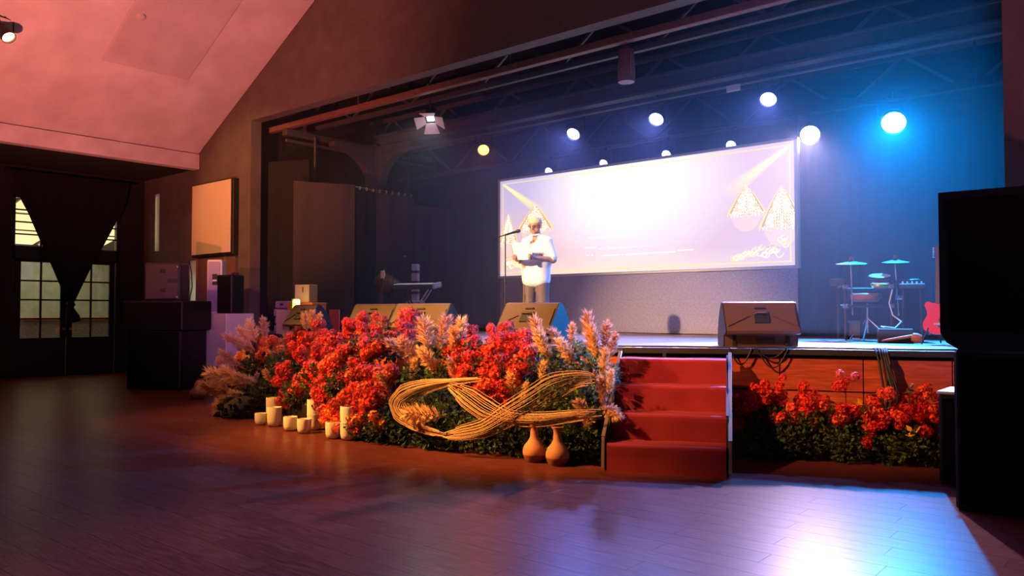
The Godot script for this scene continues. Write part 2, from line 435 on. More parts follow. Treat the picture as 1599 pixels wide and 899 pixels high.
# ---------------------------------------------------------------- scene
func _ready() -> void:
	rng.seed = 20
	var cam := Camera3D.new()
	cam.name = "camera"
	cam.position = Vector3(0, 1.45, 0)
	cam.rotation_degrees = Vector3(1.69, 40.3, 0)
	cam.fov = 39.88
	cam.near = 0.05
	cam.far = 100
	add_child(cam)
	cam.current = true
	var we := WorldEnvironment.new()
	we.name = "environment"
	var env := Environment.new()
	env.background_mode = Environment.BG_COLOR
	env.background_color = Color(0.0, 0.0, 0.0)
	env.tonemap_mode = Environment.TONE_MAPPER_LINEAR
	env.tonemap_exposure = 1.0
	env.sdfgi_enabled = true
	env.ssao_enabled = true
	env.ssil_enabled = true
	env.volumetric_fog_enabled = true
	env.volumetric_fog_density = 0.0
	we.environment = env
	add_child(we)
	make_materials()

	build_shell()
	build_annex()
	build_stage()
	build_steel()
	build_screen()
	build_drapes()
	build_lamps()
	build_speakers()
	build_monitors()
	build_stairs()
	build_person()
	build_band()
	build_flowers()
	build_props()
	build_haze()


# light fixture: a round can with a glowing lens, a yoke, and a spot light in front of the lens
func lamp(called: String, label: String, at: Vector3, to: Vector3, c: Color, energy: float, angle: float, lens: float, group := "", r := 0.12, soft := 0.6) -> Node3D:
	var t := thing(called, label, "stage light", at, 0.0, group)
	var d := (to - at).normalized()
	var b := aim(d)
	var can := MB.new()
	var turn := Basis(Vector3.RIGHT, Vector3.FORWARD, Vector3.UP)  # y of the lathe to -z
	can.lathe([Vector2(0, -0.3), Vector2(r * 0.7, -0.29), Vector2(r * 0.8, -0.24), Vector2(r * 0.95, -0.08), Vector2(r * 1.12, -0.07), Vector2(r * 1.12, 0.02), Vector2(r * 1.0, 0.02), Vector2(r * 1.0, -0.02)], 20, Transform3D(b * turn, Vector3.ZERO))
	part("can", can, M.black, t)
	var l := MB.new()
	l.lathe([Vector2(r * 1.0, -0.02), Vector2(r * 0.8, 0.0), Vector2(r * 0.45, 0.015), Vector2(0, 0.02)], 20, Transform3D(b * turn, Vector3.ZERO))
	part("lens", l, glow(c.lerp(Color.WHITE, 0.4 if c.b > 0.5 else 0.12), lens), t)
	var y := MB.new()
	var side := b.x * (r + 0.05)
	var up := Vector3.UP * (r + 0.14)
	y.tube([side - d * 0.12, side - d * 0.12 + up, -side - d * 0.12 + up, -side - d * 0.12], 0.012, 6)
	y.tube([-d * 0.12 + up, -d * 0.12 + up + Vector3.UP * 0.14], 0.02, 6)
	part("yoke", y, M.black, t)
	var s := SpotLight3D.new()
	s.name = "beam"
	s.light_color = c
	s.light_energy = energy
	s.spot_range = 40.0
	s.spot_attenuation = 2.0
	s.spot_angle = angle
	s.spot_angle_attenuation = soft
	s.light_size = r * 0.6
	s.shadow_enabled = true
	s.transform = Transform3D(b, d * 0.05)
	t.add_child(s)
	return t


func build_lamps() -> void:
	var blue := Color(0.48, 0.53, 1.0)
	# the bar under the steel beam
	var xs := [-8.31, -6.62, -4.71]
	var names := ["blue-white stage light hanging under the beam, nearest the amber one", "blue-white stage light hanging under the beam above the screen's middle", "blue-white stage light hanging under the beam near its bright cable tag"]
	for i in 3:
		lamp("stage_light", names[i], Vector3(xs[i], 4.63, -11.5), Vector3(xs[i] + 1.0, 0.7, -7.0), blue, 28.0, 50.0, 10.0, "blue-white lights under the beam")
	lamp("amber_stage_light", "small amber stage light hanging under the steel beam", Vector3(-10.49, 4.63, -11.5), Vector3(-6.5, 1.3, -7.0), Color(1.0, 0.5, 0.1), 4.0, 30.0, 8.0, "", 0.11)
	# the bar behind the screen
	var rear := [-9.75, -8.43, -7.08, -5.84]
	var words := ["leftmost small light peeking over the screen's top edge", "second small light from the left over the screen's top edge", "third small light from the left over the screen's top edge", "rightmost small light peeking over the screen's top edge"]
	for i in 4:
		lamp("screen_backlight", words[i], Vector3(rear[i], 4.27, -12.65), Vector3(rear[i] + 1.0, 1.8, -7.5), blue, 10.0, 26.0, 10.0, "lights along the bar behind the screen", 0.085)
	lamp("flood_light", "large white stage light beside the screen's upper right corner", Vector3(-4.5, 4.26, -12.64), Vector3(-2.6, 0.0, -5.2), Color(0.95, 0.82, 1.0), 125.0, 24.0, 9.0, "", 0.15)
	lamp("flood_light", "cyan glaring stage light, rightmost of all the lights", Vector3(-3.26, 4.26, -12.64), Vector3(-1.9, 0.0, -5.4), Color(0.04, 0.57, 1.0), 255.0, 50.0, 12.0, "", 0.17)
	# hall lights, along the bar out in the room
	lamp("hall_spotlight", "small warm spotlight under the sloping pink ceiling", Vector3(-14.55, 5.92, -4.46), Vector3(-9.8, 0.7, -6.2), Color(1.0, 0.72, 0.38), 55.0, 20.0, 9.0, "", 0.1, 1.0)
	lamp("hall_spotlight", "warm spotlight in the hall left of the view, aimed at the wall board", Vector3(-11.2, 5.6, -1.8), Vector3(-14.75, 3.7, -9.0), Color(1.0, 0.66, 0.32), 44.0, 15.0, 8.0, "hall spotlights out of view", 0.1)
	lamp("hall_spotlight", "warm spotlight in the hall left of the view, aimed at the flowers", Vector3(-10.0, 5.6, -1.6), Vector3(-7.2, 0.95, -6.5), Color(1.0, 0.7, 0.36), 215.0, 23.0, 8.0, "hall spotlights out of view", 0.1, 1.0)
	lamp("hall_spotlight", "warm spotlight in the hall nearest the camera, aimed at the stairs", Vector3(-6.0, 5.4, -0.9), Vector3(-3.45, 1.6, -7.7), Color(1.0, 0.66, 0.42), 165.0, 14.0, 8.0, "hall spotlights out of view", 0.1, 1.0)
	lamp("hall_spotlight", "added warm fill spotlight brightening the rattan swirl and vases, out of view", Vector3(-8.2, 5.6, -1.25), Vector3(-5.2, 0.6, -6.2), Color(1.0, 0.7, 0.36), 190.0, 12.0, 8.0, "hall spotlights out of view", 0.1, 1.0)  # extra fill added to brighten the swirl and vases
	lamp("hall_spotlight", "whiter spotlight in the hall aimed at the speaker on stage", Vector3(-7.0, 5.6, -0.9), Vector3(-6.85, 2.2, -8.6), Color(1.0, 0.86, 0.72), 190.0, 12.0, 8.0, "hall spotlights out of view", 0.1, 1.0)
	lamp("wash_light", "red uplight on the hall floor washing the sloping ceiling", Vector3(-9.5, 0.3, -0.8), Vector3(-14.0, 6.5, -6.5), Color(1.0, 0.51, 0.45), 112.0, 38.0, 6.0, "", 0.12, 1.0)
	lamp("wash_light", "added pink fill light on the floor right of the hall, out of view", Vector3(3.4, 0.3, -3.0), Vector3(0.5, 6.0, -8.0), Color(1.0, 0.52, 0.68), 30.0, 38.0, 6.0, "", 0.12, 1.0)  # added to lift the dark right side of the hall
	lamp("wash_light", "violet light on the hall's right side aimed at the white cabinet, out of view", Vector3(2.6, 3.2, 1.6), Vector3(-14.7, 1.35, -8.3), Color(0.95, 0.55, 0.9), 95.0, 5.5, 6.0, "", 0.1, 1.0)
	var vs := thing("light_stand", "black tripod stand carrying the violet hall light, out of view", "stand", Vector3(2.7, 0, 1.65))
	var vp := MB.new()
	vp.tube([Vector3(0, 0.05, 0), Vector3(0, 3.1, 0)], 0.02, 8)
	part("pole", vp, M.black, vs)
	for k in 3:
		var vl := MB.new()
		vl.tube([Vector3(0, 0.5, 0), Vector3(cos(k * TAU / 3.0) * 0.5, 0.015, sin(k * TAU / 3.0) * 0.5)], 0.014, 6)
		part("leg", vl, M.black, vs)
	var hb := thing("hall_light_bar", "suspended pipe carrying the hall spotlights left of the view", "pipe")
	var hp := MB.new()
	hp.tube([Vector3(-11.5, 6.05, -1.85), Vector3(-4.5, 6.05, -0.55)], 0.03, 8)
	part("pipe", hp, M.black, hb)
	for q in [[-10.6, -1.68, 8.45], [-5.4, -0.72, 8.6]]:
		var hc := MB.new()
		hc.tube([Vector3(q[0], 6.05, q[1]), Vector3(q[0], q[2], q[1])], 0.012, 6)
		part("cable", hc, M.black, hb)
	# the white work light with barn doors
	var at := Vector3(-10.64, 5.04, -10.2)
	var w := thing("work_light", "white work light with flared metal barn doors above the left drapes", "stage light", at)
	var d := Vector3(0.3, -0.85, 0.45).normalized()
	var b := aim(d)
	var body := MB.new()
	body.rbox(-d * 0.1, Vector3(0.2, 0.2, 0.2), 0.02, b)
	part("housing", body, M.black, w)
	var bulb := MB.new()
	bulb.rbox(Vector3.ZERO, Vector3(0.13, 0.13, 0.02), 0.005, b)
	part("lens", bulb, glow(Color(0.95, 0.97, 1.0), 20.0), w)
	for k in 4:
		var q := Basis(d, k * PI / 2.0) * b
		var f := MB.new()
		f.prism([Vector2(-0.09, 0.1), Vector2(0.09, 0.1), Vector2(0.15, 0.3), Vector2(-0.15, 0.3)], -0.004, 0.004, Transform3D(q * Basis(Vector3.RIGHT, -0.5), Vector3.ZERO))
		part("barn_door", f, M.white, w)
	var hook := MB.new()
	hook.tube([-d * 0.1, Vector3(0, 0.3, 0), Vector3(0, 0.75, 0.05)], 0.015, 6)
	part("hanger", hook, M.black, w)
	var s := SpotLight3D.new()
	s.name = "beam"
	s.light_color = Color(0.95, 0.96, 1.0)
	s.light_energy = 5.0
	s.spot_range = 40.0
	s.spot_attenuation = 2.0
	s.spot_angle = 55.0
	s.spot_angle_attenuation = 0.8
	s.light_size = 0.05
	s.shadow_enabled = true
	s.transform = Transform3D(b, d * 0.03)
	w.add_child(s)


func build_haze() -> void:
	var f := FogVolume.new()  # fog volume added to imitate the bloom round the lamps
	f.name = "bloom_haze"
	f.size = Vector3(12.9, 4.2, 5.2)
	f.position = Vector3(-7.9, 3.3, -10.4)
	var m := FogMaterial.new()
	m.density = 0.0105
	m.albedo = Color(0.95, 0.97, 1.0)
	f.material = m
	add_child(f)
	tag(f, "thin added haze over the stage imitating bloom around the lamps", "haze", "", "stuff")


func struct(called: String, shape, m: Material, at := Vector3.ZERO) -> MeshInstance3D:
	var o := part(called, shape, m, self, at)
	o.set_meta("kind", "structure")
	return o


func build_shell() -> void:
	# floor: planks along x, the nearest of them single pieces
	var fl := Node3D.new()
	fl.name = "floor"
	add_child(fl)
	fl.set_meta("kind", "structure")
	part("subfloor", box_mesh(Vector3(24.6, 0.3, 18.0), 0.0, Vector3(-7.4, -0.171, -0.5)), M.subfloor, fl)
	var near := []
	var cells := []
	var cols := 18
	for iz in 72:
		var z := 5.9 - iz * 0.205
		if z < -9.0:
			break
		for ixx in cols:
			var x := -19.4 + ixx * 1.25 + (iz * 0.47 - floorf(iz * 0.47)) * 1.25 - 0.6
			var rel := Vector3(x, 0, z)
			var dep := -(rel.x * -sin(deg_to_rad(40.3)) * -1.0) * -1.0
			dep = rel.x * -sin(deg_to_rad(40.3)) + rel.z * -cos(deg_to_rad(40.3))
			var lat := rel.x * cos(deg_to_rad(40.3)) - rel.z * sin(deg_to_rad(40.3))
			var seen := dep > 4.0 and absf(lat / dep) < 0.72 and z > edge_z(x) + 0.5 and not (x > -13.0 and x < -4.5 and z < -6.2)
			cells.append([dep if seen else 100.0 + dep, x, z, (ixx * 7 + iz * 5 + (ixx * iz) % 3) % 4])
	cells.sort_custom(func(a, b): return a[0] < b[0])
	var one := MB.new()
	one.rbox(Vector3.ZERO, Vector3(1.2492, 0.02, 0.2042), 0.0006)
	var plank := one.done()
	var rest := []
	for k in 4:
		rest.append(MB.new())
	for i in cells.size():
		var c: Array = cells[i]
		if i < 300:
			part("plank", plank, M["plank%d" % c[3]], fl, Vector3(c[1], -0.01, c[2]))
		else:
			rest[c[3]].box(Vector3(c[1], -0.01, c[2]), Vector3(1.2492, 0.02, 0.2042))
	for k in 4:
		var r := part("plank_field", rest[k], M["plank%d" % k], fl)
		r.set_meta("kind", "stuff")

	# the gable wall with the stage opening
	var rx := -7.9
	var outline := [Vector2(-19.8, -0.3), Vector2(-19.8, 5.0), Vector2(-16.87, 5.05), Vector2(rx, 10.0), Vector2(1.2, 4.97), Vector2(5.0, 4.97), Vector2(5.0, -0.3), Vector2(-1.32, -0.3), Vector2(-1.32, 5.42), Vector2(-14.75, 5.42), Vector2(-14.75, -0.3)]
	var g := MB.new()
	# left of the opening, split round the two bright strips
	for q in [[-19.75, -18.95, -0.3, 5.0], [-18.95, -18.72, -0.3, 2.9], [-18.95, -18.72, 4.28, 5.0], [-18.72, -17.27, -0.3, 5.0], [-17.27, -16.94, -0.3, 1.44], [-17.27, -16.94, 2.6, 5.0], [-16.94, -14.75, -0.3, 5.0]]:
		g.box(Vector3((q[0] + q[1]) / 2.0, (q[2] + q[3]) / 2.0, -9.12), Vector3(q[1] - q[0], q[3] - q[2], 0.24))
	g.prism([Vector2(-16.87, 5.0), Vector2(rx, 9.97), Vector2(1.2, 4.97), Vector2(5.0, 4.97), Vector2(5.0, -0.3), Vector2(-1.32, -0.3), Vector2(-1.32, 5.42), Vector2(-14.75, 5.42), Vector2(-14.75, 5.0)], -9.24, -9.0)
	struct("wall_front", g, M.gable)

	# sloping ceiling, two slabs, and the flat soffit of the side aisle
	var c := MB.new()
	c.prism([Vector2(-16.95, 4.97), Vector2(rx, 9.98), Vector2(1.25, 4.93), Vector2(1.25, 5.13), Vector2(rx, 10.2), Vector2(-16.95, 5.19)], -9.0, 6.2)
	struct("ceiling_vault", c, M.ceiling)
	var h := MB.new()
	h.rbox(Vector3.ZERO, Vector3(2.75, 0.06, 1.65), 0.014)
	var tilt := Basis(Vector3.BACK, atan2(4.97, 8.97))
	var hatch := part("access_panel", h, M.hatch, self, Vector3(-13.8, 6.71, -6.92), tilt)
	hatch.set_meta("kind", "structure")
	hatch.name = "trim_4"
	var sd := MB.new()
	sd.lathe([Vector2(0, -0.05), Vector2(0.06, -0.05), Vector2(0.08, -0.03), Vector2(0.085, 0.0), Vector2(0.0, 0.0)], 20)
	solo("smoke_detector", sd, M.hatch, "round white smoke detector on the pink sloping ceiling", "detector", Vector3(-13.9, 6.635, -6.3), tilt)
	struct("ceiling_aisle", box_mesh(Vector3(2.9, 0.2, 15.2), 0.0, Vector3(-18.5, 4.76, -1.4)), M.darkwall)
	struct("ceiling_right", box_mesh(Vector3(4.0, 0.2, 15.2), 0.0, Vector3(3.15, 5.03, -1.4)), M.ceiling)
	struct("trim_1", box_mesh(Vector3(0.25, 0.34, 15.2), 0.01, Vector3(-16.97, 4.81, -1.4)), M.ceiling)

	# left wall with the double door, right and back walls
	var w := MB.new()
	w.box(Vector3(-19.62, 2.35, -8.82), Vector3(0.24, 5.3, 0.76))
	w.box(Vector3(-19.62, 2.35, 0.05), Vector3(0.24, 5.3, 12.3))
	w.box(Vector3(-19.62, 4.5, -7.27), Vector3(0.24, 1.0, 2.34))
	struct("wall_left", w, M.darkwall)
	struct("wall_right", box_mesh(Vector3(0.24, 5.4, 15.4), 0.0, Vector3(5.0, 2.4, -1.5)), M.gable)
	var bk := MB.new()
	bk.prism([Vector2(-19.8, -0.3), Vector2(5.0, -0.3), Vector2(5.0, 5.0), Vector2(1.2, 5.0), Vector2(rx, 10.1), Vector2(-16.9, 5.1), Vector2(-19.8, 5.0)], 6.1, 6.34)
	struct("wall_back", bk, M.gable)

	# the stage house behind the opening
	struct("wall_stage_left", box_mesh(Vector3(0.24, 7.2, 5.6), 0.0, Vector3(-15.3, 3.3, -12.04)), M.stagewall)
	struct("wall_stage_right", box_mesh(Vector3(0.24, 7.2, 5.6), 0.0, Vector3(-0.5, 3.3, -12.04)), M.stagewall)
	struct("wall_stage_back", box_mesh(Vector3(15.0, 7.2, 0.24), 0.0, Vector3(-7.9, 3.3, -14.9)), M.stagewall)
	struct("ceiling_stage", box_mesh(Vector3(15.0, 0.2, 5.8), 0.0, Vector3(-7.9, 6.9, -12.1)), M.stagewall)

	# tall black double door with glazed upper half and transom
	var dr := Node3D.new()
	dr.name = "door_1"
	add_child(dr)
	dr.set_meta("kind", "structure")
	dr.set_meta("label", "tall black glazed double door with transom in the dark side wall")
	dr.position = Vector3(-19.58, 0, -7.27)
	var fr := MB.new()
	for z in [-1.13, 1.13]:
		fr.rbox(Vector3(0, 2.05, z), Vector3(0.14, 4.1, 0.1), 0.008)
	fr.rbox(Vector3(0, 4.02, 0), Vector3(0.14, 0.12, 2.3), 0.008)
	fr.rbox(Vector3(0, 2.76, 0), Vector3(0.14, 0.28, 2.3), 0.008)
	part("door_frame", fr, M.blackwood, dr)
	for sgn in [-1.0, 1.0]:
		var leaf := MB.new()
		var zc: float = sgn * 0.535
		leaf.rbox(Vector3(0, 0.43, zc), Vector3(0.06, 0.86, 1.05), 0.006)
		leaf.rbox(Vector3(0, 2.6, zc), Vector3(0.06, 0.1, 1.05), 0.006)
		for e in [-1.0, 1.0]:
			leaf.rbox(Vector3(0, 1.73, zc + e * 0.47), Vector3(0.06, 1.78, 0.12), 0.006)
		var lf := part("door_leaf", leaf, M.blackwood, dr)
		var mun := MB.new()
		mun.rbox(Vector3(0, 1.72, zc), Vector3(0.05, 1.72, 0.035), 0.004)
		for k in 3:
			mun.rbox(Vector3(0, 0.86 + (k + 1) * 0.425, zc), Vector3(0.05, 0.035, 0.85), 0.004)
		part("muntin", mun, M.blackwood, lf)
		for a in 2:
			for k in 4:
				part("pane", box_mesh(Vector3(0.006, 0.4, 0.4), 0.0, Vector3(0, 1.07 + k * 0.425, zc + (a - 0.5) * 0.42)), M.pane, lf)
		var kn := MB.new()
		kn.lathe([Vector2(0, 0.0), Vector2(0.012, 0.0), Vector2(0.012, 0.04), Vector2(0.03, 0.05), Vector2(0.03, 0.07), Vector2(0, 0.08)], 12, Transform3D(Basis(Vector3.BACK, -PI / 2), Vector3(0.03, 1.05, sgn * 0.07)))
		part("knob", kn, M.brass, lf)
	var tm := MB.new()
	for k in 3:
		tm.rbox(Vector3(0, 3.43, -0.55 + k * 0.55), Vector3(0.05, 1.06, 0.035), 0.004)
	for k in 3:
		tm.rbox(Vector3(0, 3.16 + k * 0.27, 0), Vector3(0.05, 0.03, 2.2), 0.004)
	var ts := part("transom", tm, M.blackwood, dr)
	for k in 4:
		part("pane", box_mesh(Vector3(0.006, 1.05, 0.5), 0.0, Vector3(0, 3.43, -0.825 + k * 0.55)), M.pane, ts)

	# two bright wall strips left of the stage, made up as backlit frosted panes
	for q in [["lit_strip_1", -17.105, 1.44, 2.6, 0.33], ["lit_strip_2", -18.835, 2.9, 4.28, 0.23]]:
		var wn := Node3D.new()
		wn.name = q[0]
		add_child(wn)
		wn.set_meta("kind", "structure")
		wn.position = Vector3(q[1], q[2], -9.1)
		var hh: float = q[3] - q[2]
		var wf := MB.new()
		for e in [-1.0, 1.0]:
			wf.rbox(Vector3(e * q[4] / 2.0, hh / 2.0, 0), Vector3(0.06, hh, 0.1), 0.005)
		wf.rbox(Vector3(0, hh, 0), Vector3(q[4], 0.06, 0.1), 0.005)
		wf.rbox(Vector3(0, 0, 0), Vector3(q[4], 0.06, 0.1), 0.005)
		part("window_frame", wf, M.blackwood, wn)
		var fp := MB.new()
		fp.quad(Vector3(-q[4] / 2.0, 0, 0.09), Vector3(q[4] / 2.0, 0, 0.09), Vector3(q[4] / 2.0, hh, 0.09), Vector3(-q[4] / 2.0, hh, 0.09), Vector3.BACK)
		part("frosted_pane", fp, M.frosted, wn)


# the lit rooms seen through the glass
func build_annex() -> void:
	struct("floor_annex", box_mesh(Vector3(5.0, 0.2, 9.0), 0.0, Vector3(-22.3, -0.12, -7.2)), M.stone)
	var ac := MB.new()
	var slope := Basis(Vector3.BACK, 0.17)
	ac.box(Vector3(-22.25, 3.82, -7.2), Vector3(5.2, 0.12, 9.0), slope)
	struct("ceiling_annex", ac, M.whitewall)
	struct("wall_annex_far", box_mesh(Vector3(0.2, 4.6, 9.0), 0.0, Vector3(-24.7, 2.0, -7.2)), M.whitewall)
	struct("wall_annex_left", box_mesh(Vector3(5.0, 4.6, 0.2), 0.0, Vector3(-22.3, 2.0, -2.8)), M.whitewall)
	struct("wall_annex_right", box_mesh(Vector3(5.0, 4.6, 0.2), 0.0, Vector3(-22.3, 2.0, -11.6)), M.whitewall)
	var hw := thing("counter", "low stone counter with a wooden ledge seen through the glazed door", "counter", Vector3(-22.6, 0, -7.2))
	part("body", box_mesh(Vector3(0.5, 1.22, 7.0), 0.01, Vector3(0, 0.61, 0)), M.stone, hw)
	part("ledge", box_mesh(Vector3(0.62, 0.08, 7.1), 0.01, Vector3(0, 1.26, 0)), M.capwood, hw)
	var shelf := thing("wall_cabinet", "pale grey wall cabinet beyond the counter in the lit room", "cabinet", Vector3(-24.5, 1.55, -6.0))
	part("body", box_mesh(Vector3(0.2, 0.9, 1.5), 0.01, Vector3(0, 0.45, 0)), M.lilac, shelf)
	for k in 2:
		part("door", box_mesh(Vector3(0.02, 0.82, 0.7), 0.005, Vector3(0.11, 0.45, -0.37 + k * 0.74)), M.greybox, shelf)
	var fl := thing("pink_bouquet", "small pink-red bouquet seen through the lowest glass pane", "bouquet", Vector3(-20.7, 0.0, -7.65))
	var vs := MB.new()
	vs.lathe([Vector2(0, 0), Vector2(0.1, 0), Vector2(0.12, 0.4), Vector2(0.08, 0.8), Vector2(0.07, 0.92)], 14)
	part("vase", vs, M.white, fl)
	var rg := RandomNumberGenerator.new()
	rg.seed = 5
	var cl := cluster_mesh(0.09, 20, 0.03, rg)
	for k in 3:
		part("blossom", cl, M.pink, fl, Vector3(0.02, 0.99 + 0.05 * (k % 2), -0.1 + 0.09 * k))
	for ix in 3:
		for iz in 3:
			var e := slope * Vector3(1.6 - ix * 1.55, -0.14, 0)
			panel_lamp("ceiling_lamp", ["left", "middle", "right"][iz] + " lit cream ceiling panel in the " + ["nearest", "middle", "farthest"][ix] + " row beyond the glazed door", Vector3(-22.25, 3.82, -5.6 - iz * 1.75) + e, Vector2(1.35, 1.6), 1.1, "annex ceiling lamps", slope)
	# made-up lobby with an added lamp to backlight the frosted strips
	struct("wall_lobby_far", box_mesh(Vector3(4.4, 5.2, 0.2), 0.0, Vector3(-17.6, 2.3, -11.0)), M.whitewall)
	struct("wall_lobby_left", box_mesh(Vector3(0.2, 5.2, 1.7), 0.0, Vector3(-19.5, 2.3, -10.1)), M.whitewall)
	struct("wall_lobby_right", box_mesh(Vector3(0.2, 5.2, 1.7), 0.0, Vector3(-15.6, 2.3, -10.1)), M.whitewall)
	struct("floor_lobby", box_mesh(Vector3(4.4, 0.2, 2.0), 0.0, Vector3(-17.6, -0.12, -10.1)), M.stone)
	struct("ceiling_lobby", box_mesh(Vector3(4.4, 0.2, 2.0), 0.0, Vector3(-17.6, 5.0, -10.1)), M.whitewall)
	panel_lamp("added_lobby_lamp", "added ceiling panel in a made-up lobby, backlighting the bright strips", Vector3(-17.6, 4.85, -10.2), Vector2(1.6, 0.8), 16.0, "")
	var ca := MB.new()
	ca.tube([Vector3(-17.2, 2.6, -8.97), Vector3(-17.05, 2.3, -8.95), Vector3(-17.0, 2.0, -8.94), Vector3(-17.1, 1.8, -8.95), Vector3(-17.18, 1.5, -8.95)], 0.012, 6)
	solo("hanging_cable", ca, M.black, "thin black cable dangling before the bright narrow strip", "cable")


func panel_lamp(called: String, label: String, at: Vector3, size: Vector2, e: float, group: String, lie := Basis()) -> void:
	var t := thing(called, label, "lamp", at, 0.0, group)
	t.basis = lie
	part("frame", box_mesh(Vector3(size.x + 0.08, 0.06, size.y + 0.08), 0.01, Vector3(0, 0.03, 0)), M.white, t)
	part("diffuser", box_mesh(Vector3(size.x, 0.02, size.y), 0.0, Vector3(0, -0.005, 0)), glow(Color(1.0, 0.93, 0.66), 1.35), t)
	var a := AreaLight3D.new()
	a.name = "light"
	a.area_size = size
	a.light_color = Color(1.0, 0.95, 0.78)
	a.light_energy = e
	a.area_range = 20.0
	a.shadow_enabled = true
	a.transform = Transform3D(aim(Vector3.DOWN), Vector3(0, -0.04, 0))
	t.add_child(a)


func build_stage() -> void:
	var st := thing("stage_platform", "raised stage with pale deck, dark edge and orange-brown wooden front", "stage")
	var poly := []
	for e in EDGE:
		poly.append(Vector2(e[0], -e[1]))
	poly.append(Vector2(-0.7, 9.25))
	poly.append(Vector2(-0.7, 14.7))
	poly.append(Vector2(-15.1, 14.7))
	poly.append(Vector2(-15.1, 9.25))
	var d := MB.new()
	d.prism(poly, DECK - 0.06, DECK, Transform3D(Basis(Vector3.RIGHT, -PI / 2.0), Vector3.ZERO))
	part("deck", d, M.deck, st)
	for i in EDGE.size() - 1:
		var a := Vector3(EDGE[i][0], 0, EDGE[i][1])
		var b := Vector3(EDGE[i + 1][0], 0, EDGE[i + 1][1])
		var n := (b - a).cross(Vector3.UP).normalized()
		if n.z < 0.0:
			n = -n
		var ln := a.distance_to(b)
		var bs := Basis((b - a).normalized(), Vector3.UP, n)
		var no := MB.new()
		no.rbox(Vector3.ZERO, Vector3(ln + 0.02, 0.065, 0.06), 0.01, bs)
		part("edge_trim", no, M.nosing, st, (a + b) / 2.0 + n * 0.02 + Vector3.UP * (DECK - 0.028))
		var parts := 1 if ln < 0.8 else 2
		for k in parts:
			for r in 2:
				var p := MB.new()
				var hgt := 0.34 if r == 1 else 0.64
				p.rbox(Vector3.ZERO, Vector3(ln / parts - 0.008, hgt - 0.012, 0.03), 0.004, bs)
				part("front_panel", p, M.front if (i + k + r) % 2 == 0 else M.front2, st, a.lerp(b, (k + 0.5) / parts) - n * 0.02 + Vector3.UP * (0.64 + 0.17 if r == 1 else 0.32))
		var back := MB.new()
		back.box((a + b) / 2.0 - n * 0.06 + Vector3.UP * 0.49, Vector3(ln + 0.02, 0.98, 0.03), bs)
		part("front_framing", back, M.blackwood, st)
	# bits of marking tape on the edge above the stairs
	var tp := [[-4.56, "tape_y"], [-4.46, "tape_w"], [-4.12, "tape_w"], [-3.86, "tape_y"], [-3.6, "tape_w"], [-3.45, "tape_b"]]
	for q in tp:
		var x: float = q[0]
		var bs := Basis(Vector3.UP, atan2(0.75, 1.4))
		var t := MB.new()
		t.rbox(Vector3(x, DECK + 0.006, edge_z(x) + 0.02), Vector3(0.07, 0.006, 0.045), 0.001, bs)
		part("tape_mark", t, M[q[1]], st)


func build_stairs() -> void:
	# four carpeted steps; local +z towards the hall
	var t := thing("stage_stairs", "red carpeted steps with thin side rails leading up to the stage", "stairs", Vector3(-3.565, 0, -6.32), atan2(0.42, 0.907))
	var w := 1.05
	for k in 4:
		var s := MB.new()
		var h := 0.24 * (k + 1)
		s.rbox(Vector3(0, h / 2.0 - 0.006, -0.155 - k * 0.31), Vector3(w - 0.03, h - 0.012, 0.3), 0.006)
		part("step", s, M.blackwood, t)
	# the carpet runner lies over treads and risers with a slight sag
	for k in 4:
		var g := []
		var top := 0.24 * (k + 1)
		var z0 := 0.012 - k * 0.31
		var rows := [[top - 0.245, z0], [top - 0.16, z0 - 0.006], [top - 0.08, z0 - 0.004], [top - 0.02, z0 + 0.002], [top - 0.002, z0 - 0.006], [top + 0.006, z0 - 0.03], [top + 0.004, z0 - 0.16], [top + 0.006, z0 - 0.305]]
		for r in rows:
			var row := []
			for j in 21:
				var x := (j / 20.0 - 0.5) * w
				var rip := sin(x * 7.0 + k * 1.7) * 0.004 + sin(x * 17.0 + k) * 0.002
				row.append(Vector3(x, r[0] + (rip * 0.5 if r[1] < z0 - 0.01 else 0.0), r[1] + (rip if r[0] < top - 0.03 else 0.0)))
			g.append(row)
		var c := MB.new()
		c.sheet(g, 0.008)
		part("carpet", c, M.carpet, t)
	for e in [-1.0, 1.0]:
		var st := MB.new()
		st.prism([Vector2(-0.02, 0.0), Vector2(-0.02, 0.25), Vector2(-0.3, 0.5), Vector2(-1.23, 1.0), Vector2(-1.26, 1.0), Vector2(-1.26, 0)], -0.012, 0.012, Transform3D(Basis(Vector3(0, 0, 1), Vector3.UP, Vector3(-1, 0, 0)), Vector3(e * (w / 2.0 + 0.012), 0, 0)))
		part("side_board", st, M.blackwood, t)
		var r := MB.new()
		r.bar(Vector3(e * (w / 2.0 + 0.035), 0.03, 0.0), Vector3(e * (w / 2.0 + 0.035), 0.3, -0.03), 0.03, 0.03)
		r.bar(Vector3(e * (w / 2.0 + 0.035), 0.3, -0.03), Vector3(e * (w / 2.0 + 0.035), 1.02, -1.22), 0.035, 0.03)
		part("rail", r, M.rail, t)
	var cl := MB.new()
	cl.rbox(Vector3(-0.1, 1.0, -1.2), Vector3(0.035, 0.09, 0.02), 0.003)
	part("clamp", cl, M.black, t)


